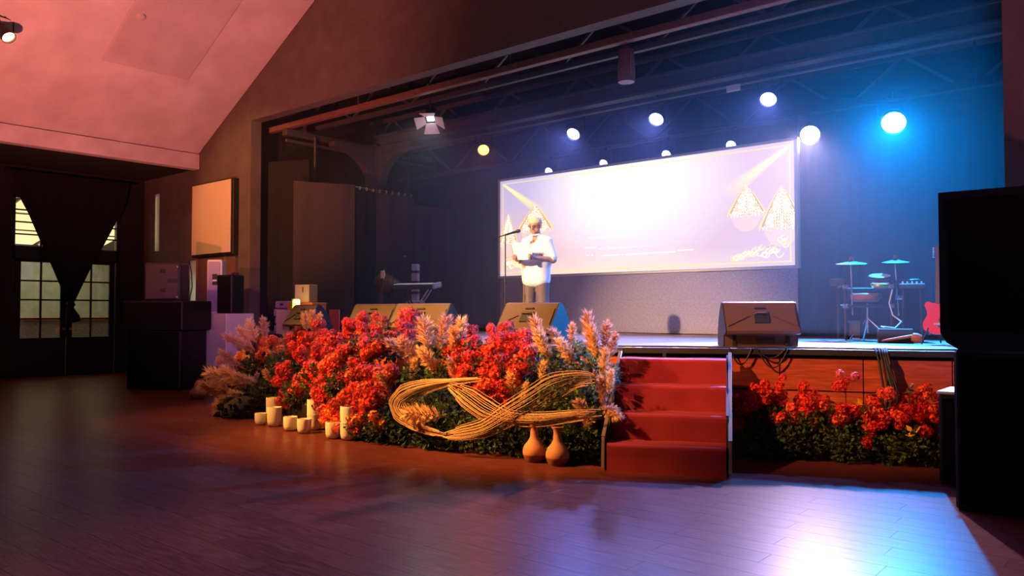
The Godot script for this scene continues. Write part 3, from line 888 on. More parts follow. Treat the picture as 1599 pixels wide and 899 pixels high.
func build_steel() -> void:
	# big beam over the stage lights with a haunched column at its left end
	var t := thing("steel_beam", "grey steel beam over the stage carrying the blue lights, on a haunched column", "beam")
	var b := MB.new()
	b.rbox(Vector3(-7.4, 5.08, -11.5), Vector3(12.6, 0.05, 0.2), 0.004)
	b.rbox(Vector3(-7.4, 5.2, -11.5), Vector3(12.6, 0.24, 0.02), 0.0)
	b.rbox(Vector3(-7.4, 5.33, -11.5), Vector3(12.6, 0.04, 0.2), 0.004)
	part("girder", b, M.steel, t)
	var pp := MB.new()
	pp.tube([Vector3(-13.6, 4.93, -11.42), Vector3(-1.0, 4.93, -11.42)], 0.035, 8)
	part("lighting_pipe", pp, M.steel, t)
	var col := MB.new()
	col.rbox(Vector3(-13.75, 2.6, -11.5), Vector3(0.32, 5.1, 0.2), 0.006)
	part("column", col, M.steel, t)
	var hn := MB.new()
	var arc := [Vector2(0, 0), Vector2(0, -0.85)]
	for k in 9:
		var a := k / 8.0 * PI / 2.0
		arc.append(Vector2(0.1 + 1.0 * (1.0 - cos(a)), -0.85 + 0.75 * sin(a)))
	arc.append(Vector2(1.1, 0))
	hn.prism(arc, -0.1, 0.1, Transform3D(Basis(), Vector3(-13.6, 5.06, -11.5)))
	part("haunch", hn, M.steel, t)
	var hn2 := MB.new()
	hn2.prism(arc, -0.1, 0.1, Transform3D(Basis(Vector3.UP, -PI / 2.0), Vector3(-13.75, 5.06, -11.4)))
	part("haunch", hn2, M.steel, t)
	var tg := MB.new()
	tg.rbox(Vector3(-5.2, 4.86, -11.36), Vector3(0.22, 0.1, 0.03), 0.006)
	part("cable_tag", tg, M.cream, t)
	# front tie beam just behind the opening
	var f := thing("tie_beam", "reddish steel beam running just behind the top of the opening", "beam")
	var fb := MB.new()
	fb.rbox(Vector3(-7.9, 5.34, -9.6), Vector3(14.2, 0.11, 0.12), 0.008)
	part("girder", fb, M.rust, f)
	for x in [-12.0, -8.2, -4.4]:
		var hg := MB.new()
		hg.tube([Vector3(x, 5.38, -9.6), Vector3(x, 6.8, -9.6)], 0.02, 6)
		part("hanger", hg, M.steel, f)
	# side beams along the depth
	for q in [["left-hand steel beam running back from the opening to the column", -14.3], ["right-hand steel beam running back from the opening in blue light", -1.2]]:
		var s := thing("side_beam", q[0], "beam", Vector3(q[1], 0, 0))
		var sb := MB.new()
		sb.rbox(Vector3(0, 5.2, -11.6), Vector3(0.16, 0.14, 4.2), 0.008)
		sb.rbox(Vector3(0.05, 5.02, -11.6), Vector3(0.06, 0.06, 4.2), 0.006)
		part("girder", sb, M.steel, s)
		for z in [-10.2, -12.9]:
			var po := MB.new()
			po.tube([Vector3(0.1, 5.2, z), Vector3(0.1, 4.0, z)], 0.03, 6)
			part("drop_post", po, M.steel, s)
	# open web trusses across the stage roof
	var zz := [-10.4, -12.3, -13.4]
	var nm := ["roof truss nearest the opening, dim above the stage", "middle roof truss above the stage lights, dim with zigzag webs", "rearmost roof truss over the screen, pale in blue light"]
	for i in 3:
		var tr := thing("roof_truss", nm[i], "truss", Vector3(0, 0, zz[i]), 0.0, "roof trusses over the stage")
		var y0: float = [5.45, 5.25, 4.75][i]
		var y1: float = [6.1, 5.95, 5.45][i]
		var ch := MB.new()
		ch.rbox(Vector3(-7.9, y0, 0), Vector3(14.4, 0.09, 0.09), 0.006)
		ch.rbox(Vector3(-7.9, y1, 0), Vector3(14.4, 0.09, 0.09), 0.006)
		part("chord", ch, M.steel, tr)
		for k in 16:
			var x0 := -15.0 + k * 0.9
			var wb := MB.new()
			wb.bar(Vector3(x0, y0 if k % 2 == 0 else y1, 0), Vector3(x0 + 0.9, y1 if k % 2 == 0 else y0, 0), 0.05, 0.05)
			part("web", wb, M.steel, tr)
	# one hanging pipe clamp with a cover cloth and the rear bar
	var pc := thing("hanging_fixture", "dull reddish cylinder hanging below the front beam over the stage", "fixture", Vector3(-6.1, 5.28, -9.75))
	var cy := MB.new()
	cy.lathe([Vector2(0, -0.52), Vector2(0.12, -0.52), Vector2(0.13, -0.4), Vector2(0.11, -0.06), Vector2(0.05, 0.0), Vector2(0, 0)], 16)
	part("sleeve", cy, M.rust, pc)
	var bar := MB.new()
	bar.tube([Vector3(0.11, -0.45, 0.06), Vector3(0.12, -0.1, 0.06)], 0.012, 6)
	part("handle", bar, M.chrome, pc)
	var rb := thing("rear_light_bar", "dark pipe behind the screen carrying a row of lights", "pipe")
	var rp := MB.new()
	rp.tube([Vector3(-11.0, 4.62, -12.72), Vector3(-1.4, 4.62, -12.72)], 0.03, 8)
	part("pipe", rp, M.black, rb)
	for x in [-10.6, -6.4, -2.2]:
		var hg := MB.new()
		hg.tube([Vector3(x, 4.62, -12.72), Vector3(x, 6.8, -12.72)], 0.015, 6)
		part("hanger", hg, M.black, rb)


# ---------------------------------------------------------------- the LED wall
func screen_image() -> ImageTexture:
	var W := 1152
	var H := 384
	var im := Image.create_empty(W, H, false, Image.FORMAT_RGB8)
	var white := Color(1, 1, 1)
	for y in H:
		for x in W:
			var u := x / float(W)
			var w := y / float(H)
			# lilac top left, rose sides, cream foot, the overexposed bloom painted white over the middle
			var c := Color(0.84, 0.71, 0.76).lerp(Color(0.7, 0.68, 0.84), clampf((1.0 - w * 1.5) * (1.0 - u * 1.6), 0, 1))
			c = c.lerp(Color(0.92, 0.76, 0.76), clampf(w * 1.2 - 0.3, 0, 1) * clampf(1.2 - absf(u - 0.35) * 2.5, 0, 1))
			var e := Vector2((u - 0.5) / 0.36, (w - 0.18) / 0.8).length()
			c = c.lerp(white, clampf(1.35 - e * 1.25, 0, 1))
			c = c.lerp(Color(1.0, 0.95, 0.78), clampf((w - 0.8) * 3.0, 0, 1) * clampf(1.3 - absf(u - 0.5) * 2.2, 0, 1) * 0.8)
			im.set_pixel(x, y, c)
	var gold := Color(1.0, 0.87, 0.45)
	# beams of light from the upper corners
	for q in [[Vector2(14, 14), Vector2(225, 158), 24.0], [Vector2(1138, 14), Vector2(930, 150), 30.0]]:
		var a: Vector2 = q[0]
		var d: Vector2 = (q[1] - a)
		for y in range(0, 190):
			for x in range(maxi(0, mini(int(a.x), int(q[1].x)) - 40), mini(W, maxi(int(a.x), int(q[1].x)) + 40)):
				var p := Vector2(x, y) - a
				var s := p.dot(d.normalized()) / d.length()
				if s > 0.0 and s < 1.0:
					var off: float = absf(p.cross(d.normalized())) / (5.0 + q[2] * s)
					if off < 1.0:
						im.set_pixel(x, y, im.get_pixel(x, y).lerp(Color(1.0, 0.95, 0.62), (1.0 - off * off) * (1.0 - s * s)))
	# gold frame line
	for k in 3:
		line(im, Vector2(12, 12 + k), Vector2(W - 12, 12 + k), gold, 1.0)
		line(im, Vector2(12, H - 13 - k), Vector2(W - 12, H - 13 - k), gold, 1.0)
		line(im, Vector2(12 + k, 12), Vector2(12 + k, H - 12), gold, 1.0)
		line(im, Vector2(W - 13 - k, 12), Vector2(W - 13 - k, H - 12), gold, 1.0)
	# leaf shaped mountain ornaments and cloud scrolls in the lower corners
	leaf_ornament(im, Vector2(171, 111), 86.0, 92.0, 60.0)
	leaf_ornament(im, Vector2(40, 136), 46.0, 112.0, 60.0)
	leaf_ornament(im, Vector2(1002, 120), 62.0, 90.0, 60.0)
	leaf_ornament(im, Vector2(1112, 136), 70.0, 122.0, 66.0)
	var rg := RandomNumberGenerator.new()
	rg.seed = 3
	for side in 2:
		for k in 34:
			var s := k / 33.0
			var c := Vector2(1128.0 - s * 170.0, 352.0 - (1.0 - s) * 50.0 * rg.randf() - rg.randf() * 26.0 * (1.0 - s)) if side == 0 else Vector2(26.0 + s * 90.0, 345.0 - (1.0 - s) * 46.0 * rg.randf())
			var r := rg.randf_range(6, 14)
			for a in 26:
				var an := a / 26.0 * TAU * 0.8
				disc(im, c + Vector2(cos(an), sin(an)) * r * (1.0 - a / 45.0), 1.6, Color(1, 0.95, 0.8) if k % 3 else gold)
	# faint rows of lettering too bright to read, and two small emblems
	for q in [[417, 255, 180], [400, 290, 60], [460, 296, 220], [400, 318, 40], [472, 322, 290], [770, 318, 60]]:
		for k in int(q[2] / 9.0):
			if rg.randf() > 0.15:
				line(im, Vector2(q[0] + k * 9.0, q[1]), Vector2(q[0] + k * 9.0 + 5.0, q[1]), Color(1, 0.97, 0.94), 2.0)
	for q in [Vector2(432, 111), Vector2(440, 160), Vector2(660, 120)]:
		for k in 9:
			disc(im, q + Vector2(rg.randf_range(-26, 26), rg.randf_range(-14, 14)), 4.0, Color(0.97, 0.9, 0.84))
	return ImageTexture.create_from_image(im)


func disc(im: Image, c: Vector2, r: float, col: Color) -> void:
	for y in range(maxi(0, int(c.y - r)), mini(im.get_height(), int(c.y + r) + 1)):
		for x in range(maxi(0, int(c.x - r)), mini(im.get_width(), int(c.x + r) + 1)):
			if Vector2(x, y).distance_to(c) <= r:
				im.set_pixel(x, y, col)


func line(im: Image, a: Vector2, b: Vector2, col: Color, r: float) -> void:
	var n := int(a.distance_to(b)) + 1
	for k in n + 1:
		var p := a.lerp(b, k / float(n))
		if r <= 1.0:
			if p.x >= 0 and p.y >= 0 and p.x < im.get_width() and p.y < im.get_height():
				im.set_pixel(int(p.x), int(p.y), col)
		else:
			disc(im, p, r, col)


# a pointed mountain leaf: tip, half width and height of the pointed part, a scalloped fringe and a faint round belly below
func leaf_ornament(im: Image, tip: Vector2, half: float, high: float, belly: float) -> void:
	var gold := Color(1.0, 0.86, 0.42)
	for y in range(0, int(belly)):
		var s := y / belly
		var w := half * 0.78 * sqrt(maxf(0.0, 1.0 - s * s))
		for x in range(int(tip.x - w), int(tip.x + w)):
			var yy := int(tip.y + high) + y
			if x > 0 and x < im.get_width() and yy > 0 and yy < im.get_height():
				im.set_pixel(x, yy, im.get_pixel(x, yy).lerp(Color(1.0, 0.82, 0.72), 0.55))
	for y in int(high) + 14:
		var s := y / high
		var w := half * pow(minf(s, 1.0), 0.85)
		for x in range(int(tip.x - w), int(tip.x + w) + 1):
			var yy := int(tip.y) + y
			if x <= 0 or x >= im.get_width() or yy <= 0 or yy >= im.get_height():
				continue
			var side := absf(x - tip.x) / maxf(w, 1.0)
			if s > 1.0 and sin(x * 0.55) * 7.0 + 7.0 < y - high:
				continue
			var c := Color(1.0, 0.99, 0.94)
			var sc := sin((x - tip.x) * 0.42 + cos(y * 0.3) * 1.8) * sin(y * 0.36 + sin(absf(x - tip.x) * 0.3) * 2.0)
			if sc < -0.28:
				c = Color(0.86, 0.66, 0.4)
			elif sc < -0.12:
				c = gold
			if side > 0.8 and side < 0.9 and s < 1.0:
				c = Color(0.78, 0.6, 0.45)
			elif side >= 0.9:
				c = gold
			im.set_pixel(x, yy, c)


func build_screen() -> void:
	var x0 := -10.8
	var x1 := -4.61
	var y0 := 2.15
	var y1 := 4.16
	var z := -12.33
	var t := thing("led_screen", "wide bright stage screen with gold border and leaf-shaped mountain ornaments", "screen", Vector3((x0 + x1) / 2.0, 0, z))
	var hw := (x1 - x0) / 2.0
	# cabinets behind the display
	for i in 6:
		for j in 2:
			part("cabinet", box_mesh(Vector3(hw / 3.0 - 0.01, (y1 - y0) / 2.0 - 0.005, 0.1), 0.005, Vector3(-hw + (i + 0.5) * hw / 3.0, y0 + (j + 0.5) * (y1 - y0) / 2.0, -0.07)), M.black, t)
	var fr := MB.new()
	fr.rbox(Vector3(0, y1 + 0.0, -0.03), Vector3(hw * 2.0 + 0.06, 0.05, 0.1), 0.006)
	fr.rbox(Vector3(0, y0 - 0.0, -0.03), Vector3(hw * 2.0 + 0.06, 0.05, 0.1), 0.006)
	for e in [-1.0, 1.0]:
		fr.rbox(Vector3(e * hw, (y0 + y1) / 2.0, -0.03), Vector3(0.06, y1 - y0, 0.1), 0.006)
	part("frame", fr, M.cream, t)
	var d := ArrayMesh.new()
	var ar := []
	ar.resize(Mesh.ARRAY_MAX)
	ar[Mesh.ARRAY_VERTEX] = PackedVector3Array([Vector3(-hw + 0.03, y0 + 0.02, 0), Vector3(hw - 0.03, y0 + 0.02, 0), Vector3(hw - 0.03, y1 - 0.02, 0), Vector3(-hw + 0.03, y1 - 0.02, 0)])
	ar[Mesh.ARRAY_NORMAL] = PackedVector3Array([Vector3.BACK, Vector3.BACK, Vector3.BACK, Vector3.BACK])
	ar[Mesh.ARRAY_TEX_UV] = PackedVector2Array([Vector2(0, 1), Vector2(1, 1), Vector2(1, 0), Vector2(0, 0)])
	ar[Mesh.ARRAY_INDEX] = PackedInt32Array([0, 2, 1, 0, 3, 2])
	d.add_surface_from_arrays(Mesh.PRIMITIVE_TRIANGLES, ar)
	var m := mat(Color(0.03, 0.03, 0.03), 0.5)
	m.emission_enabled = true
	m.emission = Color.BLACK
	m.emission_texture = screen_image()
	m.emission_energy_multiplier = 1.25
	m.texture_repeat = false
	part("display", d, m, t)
	var a := AreaLight3D.new()
	a.name = "screen_light"
	a.area_size = Vector2(hw * 2.0, y1 - y0)
	a.light_color = Color(1.0, 0.9, 0.94)
	a.light_energy = 0.8
	a.area_range = 30.0
	a.shadow_enabled = true
	a.transform = Transform3D(aim(Vector3.BACK), Vector3(0, (y0 + y1) / 2.0, 0.03))
	t.add_child(a)
	# cloth skirt under the screen
	var g := []
	for r in 6:
		var row := []
		for k in 121:
			var x := -hw + k / 120.0 * hw * 2.0
			row.append(Vector3(x, DECK + 0.01 + (y0 - DECK - 0.04) * r / 5.0, sin(x * 2.3) * 0.012 + sin(x * 7.1 + r * 0.15) * 0.006))
		g.append(row)
	var sk := MB.new()
	sk.sheet(g, 0.006)
	solo("screen_skirt", sk, M.skirt, "plain grey skirt hanging from the screen's foot to the stage", "cloth", Vector3((x0 + x1) / 2.0, 0, z - 0.02))


# ---------------------------------------------------------------- drapes
func drape(called: String, label: String, a: Vector3, b: Vector3, top: float, bottom: float, m: Material, deep: float, pleats: float, group: String, seed_: int) -> Node3D:
	var t := thing(called, label, "curtain", a, 0.0, group)
	var d := b - a
	var ln := d.length()
	var u := d / ln
	var n := u.cross(Vector3.UP)
	var cols := maxi(12, int(ln * 28))
	var g := []
	for r in 7:
		var s := r / 6.0
		var row := []
		for k in cols + 1:
			var q := k / float(cols) * ln
			var ph := q * pleats + sin(q * 2.1 + seed_) * 1.4
			var dp := deep * (0.45 + 0.55 * s) * (sin(ph) + 0.35 * sin(ph * 2.3 + seed_ + s))
			row.append(u * q + n * dp + Vector3.UP * lerpf(top, bottom, s))
		g.append(row)
	var c := MB.new()
	c.sheet(g, 0.008)
	part("cloth", c, m, t)
	return t


func build_drapes() -> void:
	var gl := "drapes along the stage's left side"
	drape("wing_drape", "black drape just inside the opening's left jamb", Vector3(-14.7, 0, -9.4), Vector3(-13.8, 0, -9.75), 4.6, DECK + 0.02, M.drape, 0.05, 11.0, gl, 1)
	drape("wing_drape", "wide brown-grey drape panel, nearest to the audience on the left side", Vector3(-13.75, 0, -9.36), Vector3(-13.22, 0, -10.5), 4.1, DECK + 0.02, M.drape_brown, 0.022, 9.0, gl, 2)
	drape("wing_drape", "narrow black drape between the two brown panels", Vector3(-13.2, 0, -10.52), Vector3(-13.2, 0, -11.05), 4.02, DECK + 0.02, M.drape, 0.04, 13.0, gl, 3)
	drape("wing_drape", "second brown drape panel behind the keyboard", Vector3(-13.18, 0, -11.05), Vector3(-13.15, 0, -12.1), 4.0, DECK + 0.02, M.drape_plum, 0.03, 9.0, gl, 4)
	drape("wing_drape", "dark purple-black drape hanging behind the keyboard's right end", Vector3(-13.15, 0, -12.12), Vector3(-13.1, 0, -13.2), 3.85, DECK + 0.02, M.drape_plum, 0.045, 10.0, gl, 5)
	var rl := thing("drape_rail", "thin metal rail with pale rings above the left drapes", "rail")
	var rb := MB.new()
	rb.tube([Vector3(-13.2, 4.06, -10.5), Vector3(-13.17, 4.04, -12.1)], 0.014, 6)
	rb.tube([Vector3(-13.16, 3.89, -12.1), Vector3(-13.1, 3.89, -13.25)], 0.014, 6)
	part("pipe", rb, M.chrome, rl)
	for k in 9:
		var tor := MB.new()
		var pts := []
		for a in 9:
			pts.append(Vector3(cos(a / 8.0 * TAU) * 0.03, sin(a / 8.0 * TAU) * 0.03, 0))
		tor.tube(pts, 0.007, 5, false)
		part("ring", tor, M.cream, rl, Vector3(-13.19, 4.04, -10.6 - k * 0.18))
	drape("back_drape", "black back drape left of the screen", Vector3(-15.0, 0, -13.45), Vector3(-10.4, 0, -13.4), 4.5, DECK + 0.02, M.drape, 0.05, 9.0, "black drapes across the stage's back", 6)
	drape("back_drape", "black back drape behind the screen", Vector3(-10.4, 0, -13.4), Vector3(-4.7, 0, -13.4), 4.9, DECK + 0.02, M.drape, 0.05, 9.0, "black drapes across the stage's back", 7)
	drape("back_drape", "pleated dark drape in blue light at the screen's right edge", Vector3(-4.7, 0, -13.0), Vector3(-3.9, 0, -13.3), 4.9, DECK + 0.02, M.drape, 0.06, 15.0, "black drapes across the stage's back", 8)
	drape("back_drape", "wide dark drape in blue light behind the drum kit", Vector3(-3.9, 0, -13.3), Vector3(-0.7, 0, -13.3), 4.9, DECK + 0.02, M.drape, 0.05, 9.0, "black drapes across the stage's back", 9)

	# black curtain gathered to a knot in front of the glazed door
	var t := thing("door_curtain", "black curtain gathered into a knot before the glazed double door", "curtain", Vector3(-19.4, 0, 0))
	var rows := [[4.5, -6.05, -8.55], [3.95, -6.2, -8.46], [3.6, -6.38, -8.27], [3.0, -6.63, -7.98], [2.5, -6.85, -7.72], [2.0, -7.06, -7.5], [1.72, -7.16, -7.38], [1.62, -7.22, -7.32]]
	var g := []
	for r in rows:
		var row := []
		var wd: float = absf(r[1] - r[2])
		for k in 49:
			var s := k / 48.0
			row.append(Vector3(0.06 + sin(s * 44.0) * 0.025 * (1.4 - wd / 3.0) + sin(s * 17.0 + r[0]) * 0.01, r[0], lerpf(r[1], r[2], s)))
		g.append(row)
	var c := MB.new()
	c.sheet(g, 0.008)
	part("cloth", c, M.drape, t)
	var rod := MB.new()
	rod.tube([Vector3(0.06, 4.52, -5.9), Vector3(0.06, 4.52, -8.7)], 0.018, 8)
	for z in [-5.95, -8.65]:
		rod.tube([Vector3(0.06, 4.52, z), Vector3(-0.11, 4.52, z)], 0.014, 6)
	part("rod", rod, M.black, t)
	var k := MB.new()
	k.lathe([Vector2(0, 1.52), Vector2(0.06, 1.54), Vector2(0.1, 1.6), Vector2(0.07, 1.67), Vector2(0, 1.69)], 12, Transform3D(Basis(), Vector3(0.08, 0, -7.27)))
	part("knot", k, M.drape, t)
	var tl := MB.new()
	tl.tube([Vector3(0.08, 1.56, -7.27), Vector3(0.1, 1.44, -7.3), Vector3(0.09, 1.32, -7.37), Vector3(0.09, 1.22, -7.4)], [0.05, 0.08, 0.1, 0.09], 10)
	part("tail", tl, M.drape, t)


# ---------------------------------------------------------------- loudspeakers
func cabinet(called: String, label: String, at: Vector3, s: Vector3, turn: float, m: Material, group: String, feet := true) -> Node3D:
	var t := thing(called, label, "loudspeaker", at, turn, group)
	part("body", box_mesh(s, 0.02, Vector3(0, s.y / 2.0, 0)), m, t)
	part("grille", box_mesh(Vector3(s.x - 0.06, s.y - 0.08, 0.02), 0.006, Vector3(0, s.y / 2.0, s.z / 2.0 + 0.008)), M.grille, t)
	return t


func build_speakers() -> void:
	# left stack
	var a := cabinet("subwoofer", "large black subwoofer standing on the floor in the left stack", Vector3(-14.83, 0, -7.32), Vector3(1.12, 1.1, 0.85), 0.5, M.blackbox, "left loudspeaker stack")
	part("side_handle", box_mesh(Vector3(0.02, 0.1, 0.2), 0.005, Vector3(0.565, 0.6, 0)), M.rubber, a)
	cabinet("subwoofer", "wide black speaker box resting on the floor subwoofer, left stack", Vector3(-14.78, 1.1, -7.3), Vector3(1.24, 0.55, 0.95), 0.5, M.blackbox, "left loudspeaker stack")
	var c := thing("top_loudspeaker", "grey two-way loudspeaker on top of the left stack", "loudspeaker", Vector3(-14.85, 1.65, -7.3), 0.72, "left loudspeaker stack")
	part("body", box_mesh(Vector3(0.66, 0.72, 0.44), 0.025, Vector3(0, 0.36, 0)), M.greybox, c)
	part("grille", box_mesh(Vector3(0.6, 0.66, 0.015), 0.006, Vector3(0, 0.36, 0.225)), M.greybox, c)
	for q in [[0.02, 0.2], [0.02, 0.56], [0.2, 0.38]]:
		part("port", box_mesh(Vector3(0.1 if q[0] < 0.1 else 0.18, 0.07, 0.02), 0.005, Vector3(q[0], q[1], 0.232)), M.rubber, c)
	for q in [[0.29, 0.64], [0.29, 0.07]]:
		part("corner_bolt", box_mesh(Vector3(0.03, 0.04, 0.02), 0.004, Vector3(q[0], q[1], 0.232)), M.chrome, c)
	# the board on the wall, white cabinet with two speakers on it
	var bd := thing("wall_board", "cream board in a dark frame on the wall beside the opening", "board", Vector3(-16.05, 3.45, -8.95))
	part("frame", box_mesh(Vector3(1.72, 1.62, 0.16), 0.01), M.blackwood, bd)
	part("face", box_mesh(Vector3(1.6, 1.54, 0.03), 0.004, Vector3(-0.03, 0.02, 0.085)), M.cream, bd)
	part("lower_panel", box_mesh(Vector3(1.6, 1.1, 0.06), 0.006, Vector3(-0.0, -1.35, -0.02)), M.cardbrown, bd)
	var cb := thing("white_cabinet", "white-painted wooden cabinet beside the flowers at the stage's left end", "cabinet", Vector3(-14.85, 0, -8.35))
	part("body", box_mesh(Vector3(1.7, 1.02, 0.6), 0.012, Vector3(0, 0.9, 0)), M.white, cb)
	part("shaded_foot", box_mesh(Vector3(1.74, 0.4, 0.64), 0.012, Vector3(0, 0.2, 0)), M.cardbrown, cb)  # brown foot stands in for the shadow across the white cabinet
	part("latch", box_mesh(Vector3(0.1, 0.08, 0.03), 0.008, Vector3(-0.62, 1.1, 0.31)), M.greybox, cb)
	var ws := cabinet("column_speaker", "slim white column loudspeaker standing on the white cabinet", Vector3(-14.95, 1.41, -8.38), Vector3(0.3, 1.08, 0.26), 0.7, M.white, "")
	part("badge", box_mesh(Vector3(0.1, 0.22, 0.02), 0.005, Vector3(0.02, 0.68, 0.15)), M.rubber, ws)
	part("badge_band", box_mesh(Vector3(0.09, 0.035, 0.02), 0.004, Vector3(0.02, 0.66, 0.156)), M.tape_w, ws)
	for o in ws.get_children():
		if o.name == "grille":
			o.material_override = M.lilac  # violet light on the white front put into the grille colour
	cabinet("small_speaker", "small black loudspeaker on the white cabinet by the column speaker", Vector3(-14.45, 1.41, -8.4), Vector3(0.38, 0.76, 0.36), 0.3, M.blackbox, "")
	# right stack
	var r := cabinet("subwoofer", "tall black subwoofer at the right edge, standing on the floor", Vector3(-0.66, 0, -7.0), Vector3(1.3, 1.17, 0.86), 0.0, M.blackbox, "right loudspeaker stack")
	for q in [[-0.05, 0.18], [-0.05, 0.98]]:
		part("badge", box_mesh(Vector3(0.05, 0.09, 0.015), 0.004, Vector3(q[0], q[1], 0.455)), M.greybox, r)
	var u := thing("top_loudspeaker", "huge black loudspeaker with rounded lower corner, on the right subwoofer", "loudspeaker", Vector3(-0.66, 1.17, -7.02), 0.0, "right loudspeaker stack")
	var pf := [Vector2(-0.74, 0.12), Vector2(-0.7, 0.05), Vector2(-0.62, 0.0), Vector2(0.62, 0.0), Vector2(0.74, 0.12), Vector2(0.74, 1.17), Vector2(-0.74, 1.17)]
	var ub := MB.new()
	ub.prism(pf, -0.45, 0.42)
	part("body", ub, M.blackbox, u)
	part("grille", box_mesh(Vector3(1.36, 0.98, 0.02), 0.006, Vector3(0, 0.62, 0.43)), M.grille, u)
	var sm := cabinet("box_speaker", "small dark box with a pale blue-lit top behind the right subwoofer", Vector3(-1.25, 0, -7.72), Vector3(0.72, 0.76, 0.5), 0.0, M.blackbox, "")
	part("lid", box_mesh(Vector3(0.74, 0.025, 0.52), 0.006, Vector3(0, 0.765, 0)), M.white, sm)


# stage monitor: tent-shaped body lying on the deck, sloping panel towards the hall (+z)
func monitor(label: String, at: Vector3, turn: float, w: float) -> void:
	var t := thing("stage_monitor", label, "stage monitor", at, turn, "wedge monitors along the stage edge")
	var pf := [Vector2(-0.26, 0.0), Vector2(0.1, 0.0), Vector2(0.12, 0.13), Vector2(0.24, 0.15), Vector2(0.25, 0.18), Vector2(0.03, 0.485), Vector2(0.0, 0.5), Vector2(-0.04, 0.49), Vector2(-0.13, 0.4), Vector2(-0.21, 0.28), Vector2(-0.26, 0.14)]
	var xf := Transform3D(Basis(Vector3(0, 0, 1), Vector3.UP, Vector3(-1, 0, 0)), Vector3.ZERO)
	var b := MB.new()
	b.prism(pf, -w / 2.0 + 0.015, w / 2.0 - 0.015, xf)
	part("body", b, M.wedge, t)
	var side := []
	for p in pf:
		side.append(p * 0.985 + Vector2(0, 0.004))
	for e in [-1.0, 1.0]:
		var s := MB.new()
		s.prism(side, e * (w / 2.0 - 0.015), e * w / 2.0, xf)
		part("shaded_side", s, M.rubber, t)  # sides coloured dark for their shade, body brown for the warm light
	var sl := Basis(Vector3.RIGHT, -atan2(0.22, 0.305))
	var mid := Vector3(0, 0.34, 0.141)
	var hd := MB.new()
	hd.rbox(mid + sl * Vector3(0, -0.02, 0.004), Vector3(0.17, 0.15, 0.014), 0.006, sl)
	part("handle_recess", hd, M.rubber, t)
	var hl := MB.new()
	hl.tube([mid + sl * Vector3(-0.07, 0.02, 0.012), mid + sl * Vector3(-0.05, 0.02, 0.03), mid + sl * Vector3(0.05, 0.02, 0.03), mid + sl * Vector3(0.07, 0.02, 0.012)], 0.012, 6)
	part("handle", hl, M.wedge, t)
	var sk := MB.new()
	sk.rbox(mid + sl * Vector3(0, 0.105, 0.004), Vector3(0.12, 0.022, 0.012), 0.003, sl)
	part("slot", sk, M.rubber, t)
	for e in [-1.0, 1.0]:
		var tr := MB.new()
		tr.prism([Vector2(e * (w / 2.0 - 0.03), 0.1), Vector2(e * (w / 2.0 - 0.03), -0.14), Vector2(e * 0.12, 0.0)], 0.0, 0.008, Transform3D(sl, mid))
		part("corner_facet", tr, M.wedge, t)
		var ft := MB.new()
		ft.rbox(Vector3(e * w * 0.36, 0.07, 0.1), Vector3(0.05, 0.14, 0.05), 0.006)
		part("foot", ft, M.rubber, t)
	part("socket_panel", box_mesh(Vector3(0.2, 0.07, 0.01), 0.003, Vector3(0.05, 0.07, 0.115)), M.greybox, t)


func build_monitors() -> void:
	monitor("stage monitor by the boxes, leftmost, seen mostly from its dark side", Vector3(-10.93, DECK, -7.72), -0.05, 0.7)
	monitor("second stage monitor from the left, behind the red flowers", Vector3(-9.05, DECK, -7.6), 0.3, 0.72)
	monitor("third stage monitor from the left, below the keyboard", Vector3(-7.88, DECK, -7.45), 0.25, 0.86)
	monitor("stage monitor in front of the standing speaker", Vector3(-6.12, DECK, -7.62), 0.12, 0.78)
	monitor("stage monitor above the stairs' right side with cables under it", Vector3(-3.62, DECK, -8.5), 0.62, 0.8)


